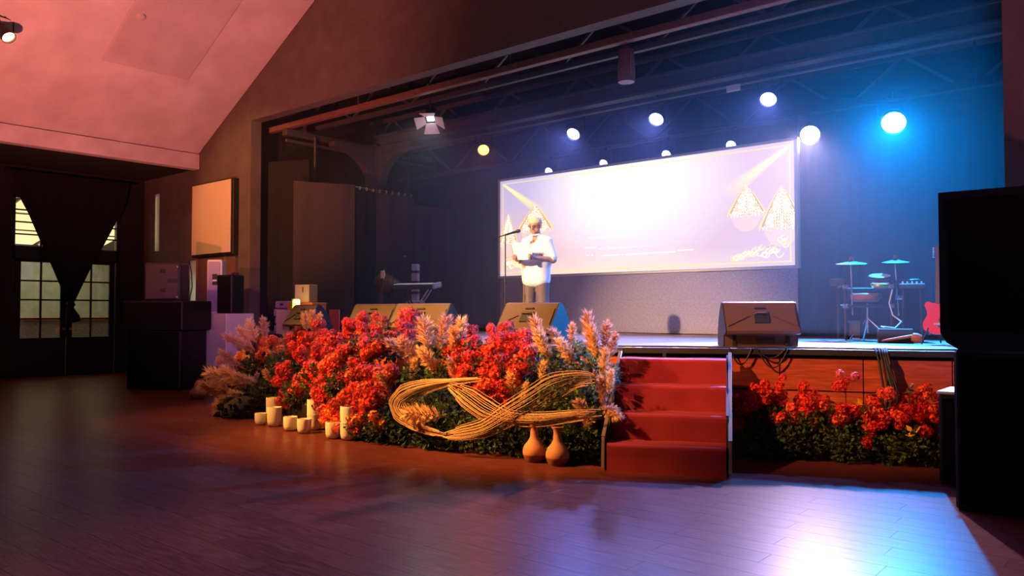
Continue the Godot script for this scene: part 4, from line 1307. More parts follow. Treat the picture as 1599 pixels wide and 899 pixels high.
# ---------------------------------------------------------------- the speaker at the microphone
# smooth union of tapered capsules [a, b, ra, rb], meshed as surface nets
func nets(mb: MB, bones: Array, cell: float, k: float, xf := Transform3D(), flat := Vector3.ONE) -> void:
	var lo := Vector3.ONE * 1e9
	var hi := -lo
	for b in bones:
		for e in [[b[0], b[2]], [b[1], b[3]]]:
			lo = lo.min(e[0] - Vector3.ONE * (e[1] + 2.5 * cell))
			hi = hi.max(e[0] + Vector3.ONE * (e[1] + 2.5 * cell))
	var nx := int((hi.x - lo.x) / cell) + 2
	var ny := int((hi.y - lo.y) / cell) + 2
	var nz := int((hi.z - lo.z) / cell) + 2
	var f := PackedFloat32Array()
	f.resize(nx * ny * nz)
	f.fill(1.0)
	for b in bones:
		var pa: Vector3 = b[0]
		var ba: Vector3 = b[1] - pa
		var ra: float = b[2]
		var rb: float = b[3]
		var bb := maxf(ba.dot(ba), 1e-8)
		var mg := maxf(ra, rb) + k + 2.0 * cell
		var l2 := (pa.min(b[1]) - Vector3.ONE * mg - lo) / cell
		var h2 := (pa.max(b[1]) + Vector3.ONE * mg - lo) / cell
		for z in range(maxi(0, int(l2.z)), mini(nz, int(h2.z) + 1)):
			for y in range(maxi(0, int(l2.y)), mini(ny, int(h2.y) + 1)):
				var row := (z * ny + y) * nx
				for x in range(maxi(0, int(l2.x)), mini(nx, int(h2.x) + 1)):
					var p := lo + Vector3(x, y, z) * cell - pa
					var h := clampf(p.dot(ba) / bb, 0.0, 1.0)
					var d := (p - ba * h).length() - lerpf(ra, rb, h)
					var o := f[row + x]
					var q := maxf(k - absf(o - d), 0.0) / k
					f[row + x] = minf(o, d) - q * q * k * 0.25
	var ids := {}
	var pts := PackedVector3Array()
	var nrm := PackedVector3Array()
	for z in nz - 1:
		for y in ny - 1:
			var row := (z * ny + y) * nx
			for x in nx - 1:
				var i := row + x
				var v8 := [f[i], f[i + 1], f[i + nx], f[i + nx + 1], f[i + nx * ny], f[i + nx * ny + 1], f[i + nx * ny + nx], f[i + nx * ny + nx + 1]]
				var mn: float = v8.min()
				if mn >= 0.0 or v8.max() < 0.0:
					continue
				var sum := Vector3.ZERO
				var cnt := 0
				for e in [[0, 1], [2, 3], [4, 5], [6, 7], [0, 2], [1, 3], [4, 6], [5, 7], [0, 4], [1, 5], [2, 6], [3, 7]]:
					var a0: float = v8[e[0]]
					var b0: float = v8[e[1]]
					if (a0 < 0.0) != (b0 < 0.0):
						var s := a0 / (a0 - b0)
						var c0 := Vector3(e[0] & 1, (e[0] >> 1) & 1, e[0] >> 2)
						var c1 := Vector3(e[1] & 1, (e[1] >> 1) & 1, e[1] >> 2)
						sum += c0.lerp(c1, s)
						cnt += 1
				ids[i] = pts.size()
				pts.append(lo + (Vector3(x, y, z) + sum / cnt) * cell)
				nrm.append(Vector3(v8[1] + v8[3] + v8[5] + v8[7] - v8[0] - v8[2] - v8[4] - v8[6], v8[2] + v8[3] + v8[6] + v8[7] - v8[0] - v8[1] - v8[4] - v8[5], v8[4] + v8[5] + v8[6] + v8[7] - v8[0] - v8[1] - v8[2] - v8[3]).normalized())
	var step := [1, nx, nx * ny]
	for i in ids:
		for ax in 3:
			var j: int = i + step[ax]
			if (f[i] < 0.0) == (f[j] < 0.0):
				continue
			var s1: int = step[(ax + 1) % 3]
			var s2: int = step[(ax + 2) % 3]
			if not (ids.has(i - s1) and ids.has(i - s2) and ids.has(i - s1 - s2)):
				continue
			var q := [ids[i], ids[i - s1], ids[i - s1 - s2], ids[i - s2]]
			var p4 := []
			var n4 := []
			for w in q:
				p4.append(xf * (pts[w] * flat))
				n4.append((xf.basis * (nrm[w] / flat)).normalized())
			mb.tri3(p4[0], p4[1], p4[2], n4[0], n4[1], n4[2])
			mb.tri3(p4[0], p4[2], p4[3], n4[0], n4[2], n4[3])


func build_person() -> void:
	var t := thing("person", "man in white shirt and grey trousers reading papers at the microphone", "person", Vector3(-6.85, DECK, -8.6), 0.12)
	var hl := Vector3(0.095, 0.9, 0)   # hips
	var sh := Vector3(0.175, 1.35, -0.01)
	var V := func(x, y, z): return Vector3(x, y, z)
	var bones := []
	var cloth := []
	var pants := []
	for s in [-1.0, 1.0]:
		var m := Vector3(s, 1, 1)
		var knee := Vector3(0.11, 0.49, 0.015) * m
		var ank := Vector3(0.12, 0.09, -0.02) * m
		bones.append([hl * m, knee, 0.082, 0.056])
		bones.append([knee, ank, 0.055, 0.038])
		bones.append([ank, ank + Vector3(s * 0.02, -0.045, 0.13), 0.038, 0.032])
		pants.append([hl * m + Vector3(0, 0.05, 0), knee, 0.105, 0.085])
		pants.append([knee, ank + Vector3(0, 0.01, 0), 0.083, 0.072])
		# arms: upper arm down, forearm forward and inward
		var el := Vector3(0.255, 1.1, -0.02) * m
		var wr := (Vector3(0.13, 1.115, 0.24) if s > 0 else Vector3(-0.15, 1.1, 0.25))
		bones.append([sh * m, el, 0.052, 0.042])
		bones.append([el, wr, 0.042, 0.028])
		cloth.append([sh * m, el + (sh * m - el) * 0.1, 0.064, 0.07])
		cloth.append([sh * m + Vector3(0, 0.01, 0), Vector3(s * 0.05, 1.425, -0.005), 0.05, 0.045])
		bones.append([Vector3(s * 0.07, 0.95, 0), Vector3(s * 0.1, 1.3, 0), 0.1, 0.09])
		cloth.append([Vector3(s * 0.075, 0.84, 0.005), Vector3(s * 0.085, 1.08, 0.02), 0.135, 0.135])
		cloth.append([Vector3(s * 0.085, 1.08, 0.02), Vector3(s * 0.09, 1.3, 0.0), 0.135, 0.1])
		pants.append([Vector3(s * 0.07, 0.92, 0), Vector3(s * 0.07, 0.86, 0), 0.115, 0.115])
	bones.append([Vector3(0, 1.36, -0.01), Vector3(0, 1.5, 0.01), 0.058, 0.052])
	var body := MB.new()
	nets(body, bones, 0.018, 0.05)
	# head: skull, jaw, nose, ears, brow, lips; turned down a little towards the paper
	var hx := Transform3D(Basis(Vector3.RIGHT, 0.2) * Basis(Vector3.UP, 0.0), Vector3(0, 1.555, 0.02))
	var head := [
		[V.call(0, 0.05, -0.025), V.call(0, 0.04, 0.012), 0.082, 0.078],
		[V.call(0, 0.0, 0.02), V.call(0, -0.055, 0.052), 0.06, 0.036],
		[V.call(-0.03, -0.03, 0.03), V.call(0.03, -0.03, 0.03), 0.042, 0.042],
		[V.call(0, 0.03, 0.088), V.call(0, -0.005, 0.104), 0.009, 0.014],
		[V.call(-0.012, -0.008, 0.094), V.call(0.012, -0.008, 0.094), 0.009, 0.009],
		[V.call(-0.03, 0.037, 0.082), V.call(0.03, 0.037, 0.082), 0.01, 0.01],
		[V.call(-0.017, -0.035, 0.084), V.call(0.017, -0.035, 0.084), 0.007, 0.007],
		[V.call(-0.08, 0.025, -0.005), V.call(-0.083, -0.012, 0.0), 0.016, 0.01],
		[V.call(0.08, 0.025, -0.005), V.call(0.083, -0.012, 0.0), 0.016, 0.01],
		[V.call(0, -0.04, -0.01), V.call(0, -0.1, -0.015), 0.05, 0.052]]
	nets(body, head, 0.0075, 0.016, hx)
	# hands: palm, four fingers, thumb on each, closing on the papers
	for s in [-1.0, 1.0]:
		var wr := (Vector3(0.13, 1.115, 0.24) if s > 0 else Vector3(-0.15, 1.1, 0.25))
		var fw := (Vector3(-0.35, 0.12, 1.0) if s > 0 else Vector3(0.35, 0.2, 1.0)).normalized()
		var rt := fw.cross(Vector3.UP).normalized()
		var upv := rt.cross(fw)
		var hand := [[wr, wr + fw * 0.05, 0.026, 0.026], [wr + fw * 0.03 + upv * 0.02, wr + fw * 0.085 + upv * 0.024, 0.019, 0.017], [wr + fw * 0.03 - upv * 0.02, wr + fw * 0.08 - upv * 0.026, 0.019, 0.016]]
		for k in 4:
			var off := upv * (0.032 - k * 0.021)
			var len: float = [0.062, 0.07, 0.066, 0.052][k]
			var p0 := wr + fw * 0.08 + off
			var p1 := p0 + fw * len * 0.5
			var p2: Vector3 = p1 + (fw * 0.4 - rt * s * 0.7).normalized() * len * 0.45
			var p3: Vector3 = p2 + (-fw * 0.4 - rt * s * 0.8).normalized() * len * 0.3
			hand.append([p0, p1, 0.0095, 0.009])
			hand.append([p1, p2, 0.009, 0.0085])
			hand.append([p2, p3, 0.0085, 0.007])
		var th := wr + fw * 0.025 + upv * 0.03
		hand.append([th, th + fw * 0.035 + upv * 0.022 - rt * s * 0.012, 0.012, 0.01])
		hand.append([th + fw * 0.035 + upv * 0.022 - rt * s * 0.012, th + fw * 0.068 + upv * 0.02 - rt * s * 0.03, 0.01, 0.008])
		nets(body, hand, 0.0065, 0.008)
	part("body", body, M.skin, t)
	var c := MB.new()
	nets(c, cloth, 0.018, 0.05)
	part("shirt", c, M.shirt, t)
	var col := MB.new()
	var ring := []
	for k in 17:
		var a := k / 16.0 * TAU
		ring.append(Vector3(sin(a) * 0.068, 1.455 + cos(a) * -0.012, cos(a) * 0.064 + 0.004))
	col.tube(ring, 0.014, 6, false)
	part("collar", col, M.shirt, t)
	var p := MB.new()
	nets(p, pants, 0.018, 0.04)
	part("trousers", p, M.trousers, t)
	for s in [-1.0, 1.0]:
		var sx := MB.new()
		nets(sx, [[Vector3(s * 0.12, 0.05, -0.05), Vector3(s * 0.135, 0.045, 0.06), 0.045, 0.044], [Vector3(s * 0.135, 0.04, 0.06), Vector3(s * 0.145, 0.033, 0.15), 0.042, 0.033]], 0.012, 0.02)
		part("shoe", sx, M.shoe, t)
	var cap := MB.new()
	var prof := []
	for k in 8:
		var a := k / 7.0 * PI / 2.0
		prof.append(Vector2(cos(a) * 0.087, 0.05 + sin(a) * 0.062))
	prof.push_front(Vector2(0.087, 0.03))
	cap.lathe(prof, 24, hx * Transform3D(Basis().scaled(Vector3(1, 1, 1.1)), Vector3(0, 0.035, -0.012)))
	part("cap", cap, M.capcloth, t)
	var gl := MB.new()
	for s in [-1.0, 1.0]:
		var pts := []
		for k in 13:
			var a := k / 12.0 * TAU
			pts.append(hx * Vector3(s * 0.032 + cos(a) * 0.024, 0.024 + sin(a) * 0.018, 0.099 - absf(s * 0.032 + cos(a) * 0.024) * 0.2))
		gl.tube(pts, 0.0035, 5, false)
		gl.tube([hx * Vector3(s * 0.056, 0.028, 0.088), hx * Vector3(s * 0.086, 0.028, 0.0)], 0.003, 5)
		var eye := MB.new()
	gl.tube([hx * Vector3(-0.009, 0.026, 0.098), hx * Vector3(0.009, 0.026, 0.098)], 0.003, 5)
	part("glasses", gl, M.rubber, t)
	for s in [-1.0, 1.0]:
		var e := MB.new()
		e.lathe([Vector2(0, -0.009), Vector2(0.007, -0.006), Vector2(0.0095, 0), Vector2(0.007, 0.006), Vector2(0, 0.009)], 10, hx * Transform3D(Basis(), Vector3(s * 0.031, 0.02, 0.082)))
		part("eye", e, M.hair, t)
	# papers held in both hands
	var pp := thing("paper_sheets", "sheets of white paper held open by the standing man", "paper", t.position, 0.12)
	for k in 2:
		var g := []
		for r in 5:
			var row := []
			for j in 7:
				var u := j / 6.0 - 0.5
				var w := r / 4.0 - 0.5
				row.append(Vector3(u * 0.3 - 0.02 + k * 0.006, 1.2 + w * 0.22 + k * 0.004, 0.345 + w * 0.08 + cos(u * 3.0) * 0.015 - k * 0.006))
			g.append(row)
		var sh2 := MB.new()
		sh2.sheet(g, 0.0015)
		part("sheet", sh2, M.paper, pp)
	# microphone stand before him
	mic_stand("slim black microphone stand in front of the standing man", Vector3(-6.97, DECK, -8.08), 1.44, Vector3(0.1, 0.06, -0.16), true)


func mic_stand(label: String, at: Vector3, h: float, boom: Vector3, with_legs: bool) -> void:
	var t := thing("microphone_stand", label, "microphone stand", at)
	var p := MB.new()
	p.tube([Vector3(0, 0.03, 0), Vector3(0, h * 0.55, 0)], 0.012, 8)
	p.tube([Vector3(0, h * 0.5, 0), Vector3(0, h - 0.02, 0)], 0.008, 8)
	part("pole", p, M.black, t)
	var cl := MB.new()
	cl.lathe([Vector2(0, -0.04), Vector2(0.02, -0.04), Vector2(0.022, 0.04), Vector2(0, 0.04)], 10, Transform3D(Basis(), Vector3(0, h * 0.55, 0)))
	part("clutch", cl, M.black, t)
	var bo := MB.new()
	bo.tube([Vector3(0, h - 0.02, 0) - boom * 0.9 - Vector3(0, 0.25, 0) * 0.0, Vector3(0, h - 0.02, 0), Vector3(0, h - 0.02, 0) + boom * 0.5], 0.008, 6)
	part("boom", bo, M.black, t)
	if with_legs:
		for k in 3:
			var a := k / 3.0 * TAU + 0.5
			var l := MB.new()
			l.tube([Vector3(0, 0.12, 0), Vector3(cos(a) * 0.28, 0.012, sin(a) * 0.28)], 0.009, 6)
			part("leg", l, M.black, t)
	var mi := thing("microphone", label.replace("stand", "head").replace("slim black microphone head", "handheld microphone clipped to the stand"), "microphone", at + Vector3(0, h - 0.02, 0) + boom * 0.5)
	var b := MB.new()
	b.lathe([Vector2(0, -0.1), Vector2(0.011, -0.1), Vector2(0.017, 0.06), Vector2(0.019, 0.07)], 12, Transform3D(along(boom), Vector3.ZERO))
	part("handle", b, M.black, mi)
	var g := MB.new()
	g.lathe([Vector2(0.019, 0.07), Vector2(0.027, 0.085), Vector2(0.027, 0.1), Vector2(0.02, 0.12), Vector2(0, 0.128)], 14, Transform3D(along(boom), Vector3.ZERO))
	part("grille", g, M.greybox, mi)


# ---------------------------------------------------------------- instruments
func guitar(called: String, label: String, at: Vector3, turn: float, lean: float, bodym: Material) -> void:
	var t := thing(called, label, "guitar", at)
	t.basis = Basis(Vector3.UP, turn) * Basis(Vector3.RIGHT, -lean)
	var o := []
	var half := [Vector2(0.0, 0.0), Vector2(0.06, 0.004), Vector2(0.115, 0.025), Vector2(0.15, 0.065), Vector2(0.158, 0.11), Vector2(0.148, 0.155), Vector2(0.122, 0.2), Vector2(0.108, 0.235), Vector2(0.112, 0.275), Vector2(0.132, 0.32), Vector2(0.142, 0.365), Vector2(0.128, 0.405), Vector2(0.095, 0.42), Vector2(0.06, 0.4), Vector2(0.03, 0.37)]
	for k in half.size():
		o.append(half[k])
	for k in range(half.size() - 1, 0, -1):
		o.append(Vector2(-half[k].x, half[k].y - (0.03 if k > 9 and k < 14 else 0.0)))
	var b := MB.new()
	b.prism(o, -0.022, 0.022)
	part("body", b, bodym, t)
	var pg := []
	for p in o:
		pg.append(Vector2(0.05, 0.13) + (p - Vector2(0, 0.2)) * Vector2(0.3, 0.3))
	var g := MB.new()
	g.prism(pg, 0.022, 0.026)
	part("pickguard", g, M.rubber, t)
	part("neck", box_mesh(Vector3(0.05, 0.56, 0.025), 0.006, Vector3(0, 0.64, 0.02)), M.darkwood, t)
	var hd := MB.new()
	hd.prism([Vector2(-0.025, 0.9), Vector2(0.025, 0.9), Vector2(0.05, 0.97), Vector2(0.03, 1.07), Vector2(-0.03, 1.05)], 0.005, 0.025)
	part("headstock", hd, M.cream if bodym == M.darkwood else M.darkwood, t)
	for k in 6:
		part("peg", box_mesh(Vector3(0.02, 0.012, 0.012), 0.002, Vector3(-0.045 + 0.0 * k, 0.92 + k * 0.022, 0.015)), M.chrome, t)
	part("bridge", box_mesh(Vector3(0.08, 0.03, 0.012), 0.003, Vector3(0, 0.12, 0.03)), M.chrome, t)
	var s := thing("guitar_stand", label.replace("guitar", "folding stand holding the guitar"), "stand", at)
	s.rotation.y = turn
	for e in [-1.0, 1.0]:
		var l := MB.new()
		l.tube([Vector3(0, 0.36, -0.14), Vector3(e * 0.16, -at.y + DECK + 0.01, 0.1)], 0.01, 6)
		part("leg", l, M.black, s)
		var c := MB.new()
		c.tube([Vector3(e * 0.09, 0.0, -0.06), Vector3(e * 0.09, -0.005, 0.05), Vector3(e * 0.09, 0.03, 0.07)], 0.009, 6)
		c.tube([Vector3(e * 0.09, 0.0, -0.06), Vector3(0, 0.16, -0.1)], 0.009, 6)
		part("cradle", c, M.black, s)
	var bk := MB.new()
	bk.tube([Vector3(0, 0.4, -0.14), Vector3(0, -at.y + DECK + 0.01, -0.26)], 0.01, 6)
	part("leg", bk, M.black, s)


func pad(t: Node3D, at: Vector3, r: float, h: float, tilt: Basis, rim: Material) -> void:
	var p := MB.new()
	p.lathe([Vector2(0, -h), Vector2(r * 0.8, -h), Vector2(r, -h * 0.5), Vector2(r, 0), Vector2(r * 0.9, 0.012)], 24, Transform3D(tilt, at))
	var o := part("drum_pad", p, rim, t)
	var s := MB.new()
	s.lathe([Vector2(r * 0.9, 0.011), Vector2(0, 0.014)], 24, Transform3D(tilt, at))
	part("drum_head", s, M.drumhead, o)


func build_band() -> void:
	# electronic drum kit
	var t := thing("drum_kit", "electronic drum kit on a dark rack at the stage's right", "drum kit", Vector3(-3.3, DECK, -11.35), 0.35, "")
	var rk := MB.new()
	for x in [-0.28, 0.28]:
		rk.tube([Vector3(x, 0.02, 0.28), Vector3(x, 0.78, 0.28)], 0.024, 10)
		rk.tube([Vector3(x * 1.25, 0.02, -0.25), Vector3(x * 1.25, 0.74, -0.25)], 0.022, 10)
		rk.tube([Vector3(x, 0.72, 0.28), Vector3(x * 1.25, 0.72, -0.25)], 0.018, 8)
		rk.tube([Vector3(x, 0.03, 0.42), Vector3(x, 0.03, 0.14)], 0.02, 8)
	rk.tube([Vector3(-0.34, 0.46, 0.28), Vector3(0.32, 0.46, 0.28)], 0.02, 8)
	rk.tube([Vector3(-0.36, 0.7, -0.25), Vector3(0.36, 0.7, -0.25)], 0.02, 8)
	part("rack", rk, M.black, t)
	for q in [[-0.28, 0.46, 0.28], [0.28, 0.46, 0.28], [-0.28, 0.72, 0.28], [0.28, 0.72, 0.28], [0.36, 0.58, 0.2], [0.42, 0.58, 0.1]]:
		part("clamp", box_mesh(Vector3(0.07, 0.06, 0.07), 0.012, Vector3(q[0], q[1], q[2])), M.chrome, t)
	pad(t, Vector3(-0.02, 0.62, 0.12), 0.19, 0.1, Basis(), M.drumrim)
	pad(t, Vector3(0.16, 0.86, 0.1), 0.15, 0.05, Basis(Vector3.RIGHT, 0.25), M.rubber)
	pad(t, Vector3(0.16, 0.76, 0.22), 0.13, 0.05, Basis(Vector3.RIGHT, 0.2), M.brass)
	pad(t, Vector3(0.46, 0.8, 0.05), 0.19, 0.04, Basis(Vector3.BACK, 0.06), M.rubber)
	for q in [[-0.2, 1.03, 0.2, 0.2], [0.36, 1.05, 0.0, 0.17]]:
		var c := MB.new()
		c.lathe([Vector2(q[3], 0), Vector2(q[3] * 0.35, 0.025), Vector2(0.04, 0.03), Vector2(0.03, 0.055), Vector2(0, 0.06)], 28, Transform3D(Basis(Vector3.RIGHT, 0.1), Vector3(q[0], q[1], q[2])))
		c.lathe([Vector2(q[3], 0), Vector2(q[3] * 0.35, 0.018), Vector2(0, 0.02)], 28, Transform3D(Basis(Vector3.RIGHT, 0.1), Vector3(q[0], q[1], q[2])))
		part("cymbal", c, M.greybox, t)
		var s := MB.new()
		s.tube([Vector3(q[0], q[1] + 0.09, q[2]), Vector3(q[0], q[1] - 0.08, q[2]), Vector3(q[0] + 0.01, 0.34, 0.22)], 0.011, 8)
		part("cymbal_arm", s, M.chrome, t)
		var w := MB.new()
		w.lathe([Vector2(0, 0.05), Vector2(0.025, 0.05), Vector2(0.025, 0.1), Vector2(0, 0.1)], 10, Transform3D(Basis(), Vector3(q[0], q[1], q[2])))
		part("wing_nut", w, M.drumrim, t)
	part("module", box_mesh(Vector3(0.2, 0.1, 0.06), 0.01, Vector3(-0.37, 0.78, 0.26)), M.greybox, t)
	var st := MB.new()
	st.tube([Vector3(0.0, 0.5, 0.12), Vector3(0.0, 0.1, 0.12)], 0.014, 8)
	for k in 3:
		var a := k * TAU / 3.0 + 0.4
		st.tube([Vector3(0, 0.3, 0.12), Vector3(cos(a) * 0.3, 0.015, 0.12 + sin(a) * 0.3)], 0.01, 6)
	part("snare_stand", st, M.chrome, t)
	var kp := MB.new()
	kp.rbox(Vector3(-0.18, 0.14, 0.2), Vector3(0.24, 0.26, 0.1), 0.05, Basis(Vector3.RIGHT, -0.2))
	part("kick_pad", kp, M.greybox, t)
	part("pedal", box_mesh(Vector3(0.1, 0.03, 0.26), 0.008, Vector3(-0.16, 0.03, 0.36)), M.chrome, t)

	# small mixer on a stand and a floor box with a cable
	var mx := thing("mixer_stand", "small mixer on a thin black stand beside the drum kit", "stand", Vector3(-2.7, DECK, -11.2), 0.35)
	part("mixer", box_mesh(Vector3(0.3, 0.06, 0.2), 0.01, Vector3(0, 0.72, 0)), M.greybox, mx)
	for k in 5:
		part("knob", box_mesh(Vector3(0.022, 0.03, 0.022), 0.005, Vector3(-0.11 + k * 0.055, 0.76, 0.05)), M.drumhead, mx)
	for x in [-0.1, 0.1]:
		var l := MB.new()
		l.tube([Vector3(x, 0.7, 0), Vector3(x * 1.1, 0.0, 0.04)], 0.013, 8)
		part("leg", l, M.black, mx)
	var fb := thing("floor_amplifier", "low black floor box between the drum kit and the red guitar", "amplifier", Vector3(-2.75, DECK, -10.6), 0.3)
	part("body", box_mesh(Vector3(0.4, 0.16, 0.26), 0.012, Vector3(0, 0.08, 0)), M.blackbox, fb)
	part("panel", box_mesh(Vector3(0.38, 0.02, 0.24), 0.005, Vector3(0, 0.165, 0)), M.greybox, fb)
	var mlt := MB.new()
	mlt.tube([Vector3(-0.16, 0.03, 0.2), Vector3(0.2, 0.1, 0.22)], [0.012, 0.02], 8)
	mlt.lathe([Vector2(0, -0.06), Vector2(0.05, -0.05), Vector2(0.06, 0.0), Vector2(0.05, 0.05), Vector2(0, 0.06)], 12, Transform3D(Basis(Vector3.BACK, 1.3), Vector3(0.22, 0.07, 0.22)))
	solo("drum_beater", mlt, M.capwood, "wooden drum beater leaning on the low floor box", "beater", fb.position, Basis(Vector3.UP, 0.3))
	var cb := MB.new()
	cb.tube([Vector3(-2.92, DECK + 0.68, -11.15), Vector3(-2.95, DECK + 0.5, -11.1), Vector3(-2.88, DECK + 0.34, -11.0), Vector3(-2.74, DECK + 0.26, -10.85), Vector3(-2.78, DECK + 0.18, -10.7), Vector3(-2.92, DECK + 0.2, -10.62), Vector3(-2.86, DECK + 0.19, -10.56)], 0.009, 6)
	solo("drum_cable", cb, M.drumhead, "pale looped cable dropping from the kit to the floor box", "cable")
	guitar("electric_guitar", "red electric guitar on a stand beside the black loudspeaker stack", Vector3(-2.22, DECK + 0.12, -10.35), 0.1, 0.12, M.redpaint)
	guitar("acoustic_guitar", "brown guitar standing upright left of the keyboard", Vector3(-11.05, DECK + 0.08, -9.35), 0.5, 0.15, M.darkwood)

	# keyboard corner
	var kb := thing("keyboard", "slim electronic keyboard tilted on its stand, left of the screen", "keyboard", Vector3(-10.93, DECK + 0.86, -10.12), 0.3)
	kb.basis = Basis(Vector3.UP, 0.3) * Basis(Vector3.RIGHT, 0.15)
	part("case", box_mesh(Vector3(0.86, 0.09, 0.3), 0.015), M.black, kb)
	for k in 20:
		part("key", box_mesh(Vector3(0.036, 0.015, 0.14), 0.002, Vector3(-0.38 + k * 0.04, 0.05, 0.08)), M.white, kb)
	part("end_cheek", box_mesh(Vector3(0.05, 0.1, 0.3), 0.012, Vector3(0.44, 0.01, 0)), M.lilac, kb)
	var ks := thing("keyboard_stand", "folding silver cross stand under the keyboard", "stand", Vector3(-10.93, DECK, -10.12), 0.3)
	for e in [-1.0, 1.0]:
		for f in [-1.0, 1.0]:
			var l := MB.new()
			l.tube([Vector3(e * 0.3, 0.8, f * 0.06), Vector3(-e * 0.28, 0.02, f * 0.06)], 0.018, 8)
			part("leg", l, M.chrome if e > 0 else M.black, ks)
	part("shelf", box_mesh(Vector3(0.5, 0.03, 0.2), 0.005, Vector3(0, 0.5, 0)), M.lilac, ks)
	var sp := thing("lectern_speaker", "slim lilac upright speaker column behind the keyboard", "loudspeaker", Vector3(-11.3, DECK, -10.45), 0.5)
	part("column", box_mesh(Vector3(0.13, 0.7, 0.12), 0.01, Vector3(0, 0.95, 0)), M.lilac, sp)
	for k in 3:
		part("band", box_mesh(Vector3(0.14, 0.05, 0.13), 0.005, Vector3(0, 0.75 + k * 0.2, 0)), M.black, sp)
	part("base", box_mesh(Vector3(0.3, 0.6, 0.28), 0.02, Vector3(0, 0.3, 0)), M.lilac, sp)
	var bn := thing("brown_drum", "dark reddish hand drum on a stand left of the keyboard", "drum", Vector3(-11.62, DECK, -10.05))
	var dm := MB.new()
	dm.lathe([Vector2(0, -0.24), Vector2(0.16, -0.24), Vector2(0.2, -0.05), Vector2(0.2, 0.2), Vector2(0.18, 0.24), Vector2(0, 0.25)], 20, Transform3D(Basis(Vector3.BACK, 1.2), Vector3(0, 0.88, 0)))
	part("shell", dm, M.darkwood, bn)
	for k in 3:
		var a := k * TAU / 3.0
		var l := MB.new()
		l.tube([Vector3(0, 0.7, 0), Vector3(cos(a) * 0.25, 0.0, sin(a) * 0.25)], 0.012, 6)
		part("leg", l, M.black, bn)
	mic_stand("thin microphone stand with a tilted boom over the keyboard", Vector3(-11.15, DECK, -9.75), 1.3, Vector3(0.3, 0.14, -0.1), true)


# ---------------------------------------------------------------- flowers
func cluster_mesh(r: float, florets: int, petal: float, g: RandomNumberGenerator) -> ArrayMesh:
	var b := MB.new()
	for i in florets:
		var y := 1.0 - (i + 0.5) / florets * 1.7
		var a := i * 2.39996 + g.randf() * 0.5
		var rr := sqrt(maxf(0.0, 1.0 - y * y))
		var n := Vector3(cos(a) * rr, y, sin(a) * rr)
		var c := n * r * g.randf_range(0.75, 1.1)
		var bs := along(n + Vector3(g.randf_range(-0.3, 0.3), g.randf_range(-0.3, 0.3), g.randf_range(-0.3, 0.3)), g.randf() * TAU)
		for k in 4:
			var q := bs * Basis(Vector3.UP, k * PI / 2.0)
			var s := petal * g.randf_range(0.85, 1.2)
			var tip := c + q * Vector3(0, 0.25 * s, s)
			var l := c + q * Vector3(-0.45 * s, 0.3 * s, 0.6 * s)
			var rgt := c + q * Vector3(0.45 * s, 0.3 * s, 0.6 * s)
			b.tri(c, l, tip, n)
			b.tri(c, tip, rgt, n)
	return b.done()


func bush_mesh(r: float, leaves: int, size: float, g: RandomNumberGenerator) -> ArrayMesh:
	var b := MB.new()
	for i in leaves:
		var n := Vector3(g.randfn(), g.randfn(), g.randfn()).normalized()
		var c := n * r * pow(g.randf_range(0.25, 1.0), 0.5)
		c.y *= 0.75
		var d := (n + Vector3(g.randf_range(-1, 1), g.randf_range(-0.6, 1), g.randf_range(-1, 1))).normalized()
		var bs := along(d, g.randf() * TAU)
		var s := size * g.randf_range(0.7, 1.3)
		var tip := c + bs * Vector3(0, s, 0)
		var l := c + bs * Vector3(-0.34 * s, 0.45 * s, 0.1 * s)
		var q := c + bs * Vector3(0.34 * s, 0.45 * s, 0.1 * s)
		b.tri(c, l, tip)
		b.tri(c, tip, q)
	return b.done()


func plume_mesh(g: RandomNumberGenerator, fat: float) -> ArrayMesh:
	# unit length along y: tufts of fine bristles set round the stalk, longest in the middle
	var b := MB.new()
	for i in 46:
		var s := 0.1 + 0.72 * i / 45.0
		var a := i * 2.39996 + g.randf() * 0.4
		var o := Vector3(cos(a), 0, sin(a))
		var reach := fat * (0.35 + 0.75 * sin(clampf(s * 1.1, 0, 1) * PI)) * g.randf_range(0.8, 1.15)
		var root := Vector3(0, s, 0)
		var tip := Vector3(0, s + g.randf_range(0.14, 0.22), 0) + o * reach
		for k in 15:
			var p0 := root.lerp(tip, g.randf_range(0.0, 0.5)) + Vector3(g.randf_range(-1, 1), g.randf_range(-1, 1), g.randf_range(-1, 1)) * 0.012
			var p1 := tip + Vector3(g.randf_range(-1, 1), g.randf_range(-1.3, 0.7), g.randf_range(-1, 1)) * 0.05
			var sd := (p1 - p0).cross(Vector3(g.randf_range(-1, 1), g.randf_range(-1, 1), g.randf_range(-1, 1))).normalized() * 0.011
			b.tri(p0 - sd, p0 + sd, p1, o + Vector3.UP * 0.3)
	return b.done()


var plumes := []
var clusters := []
var bushes := []


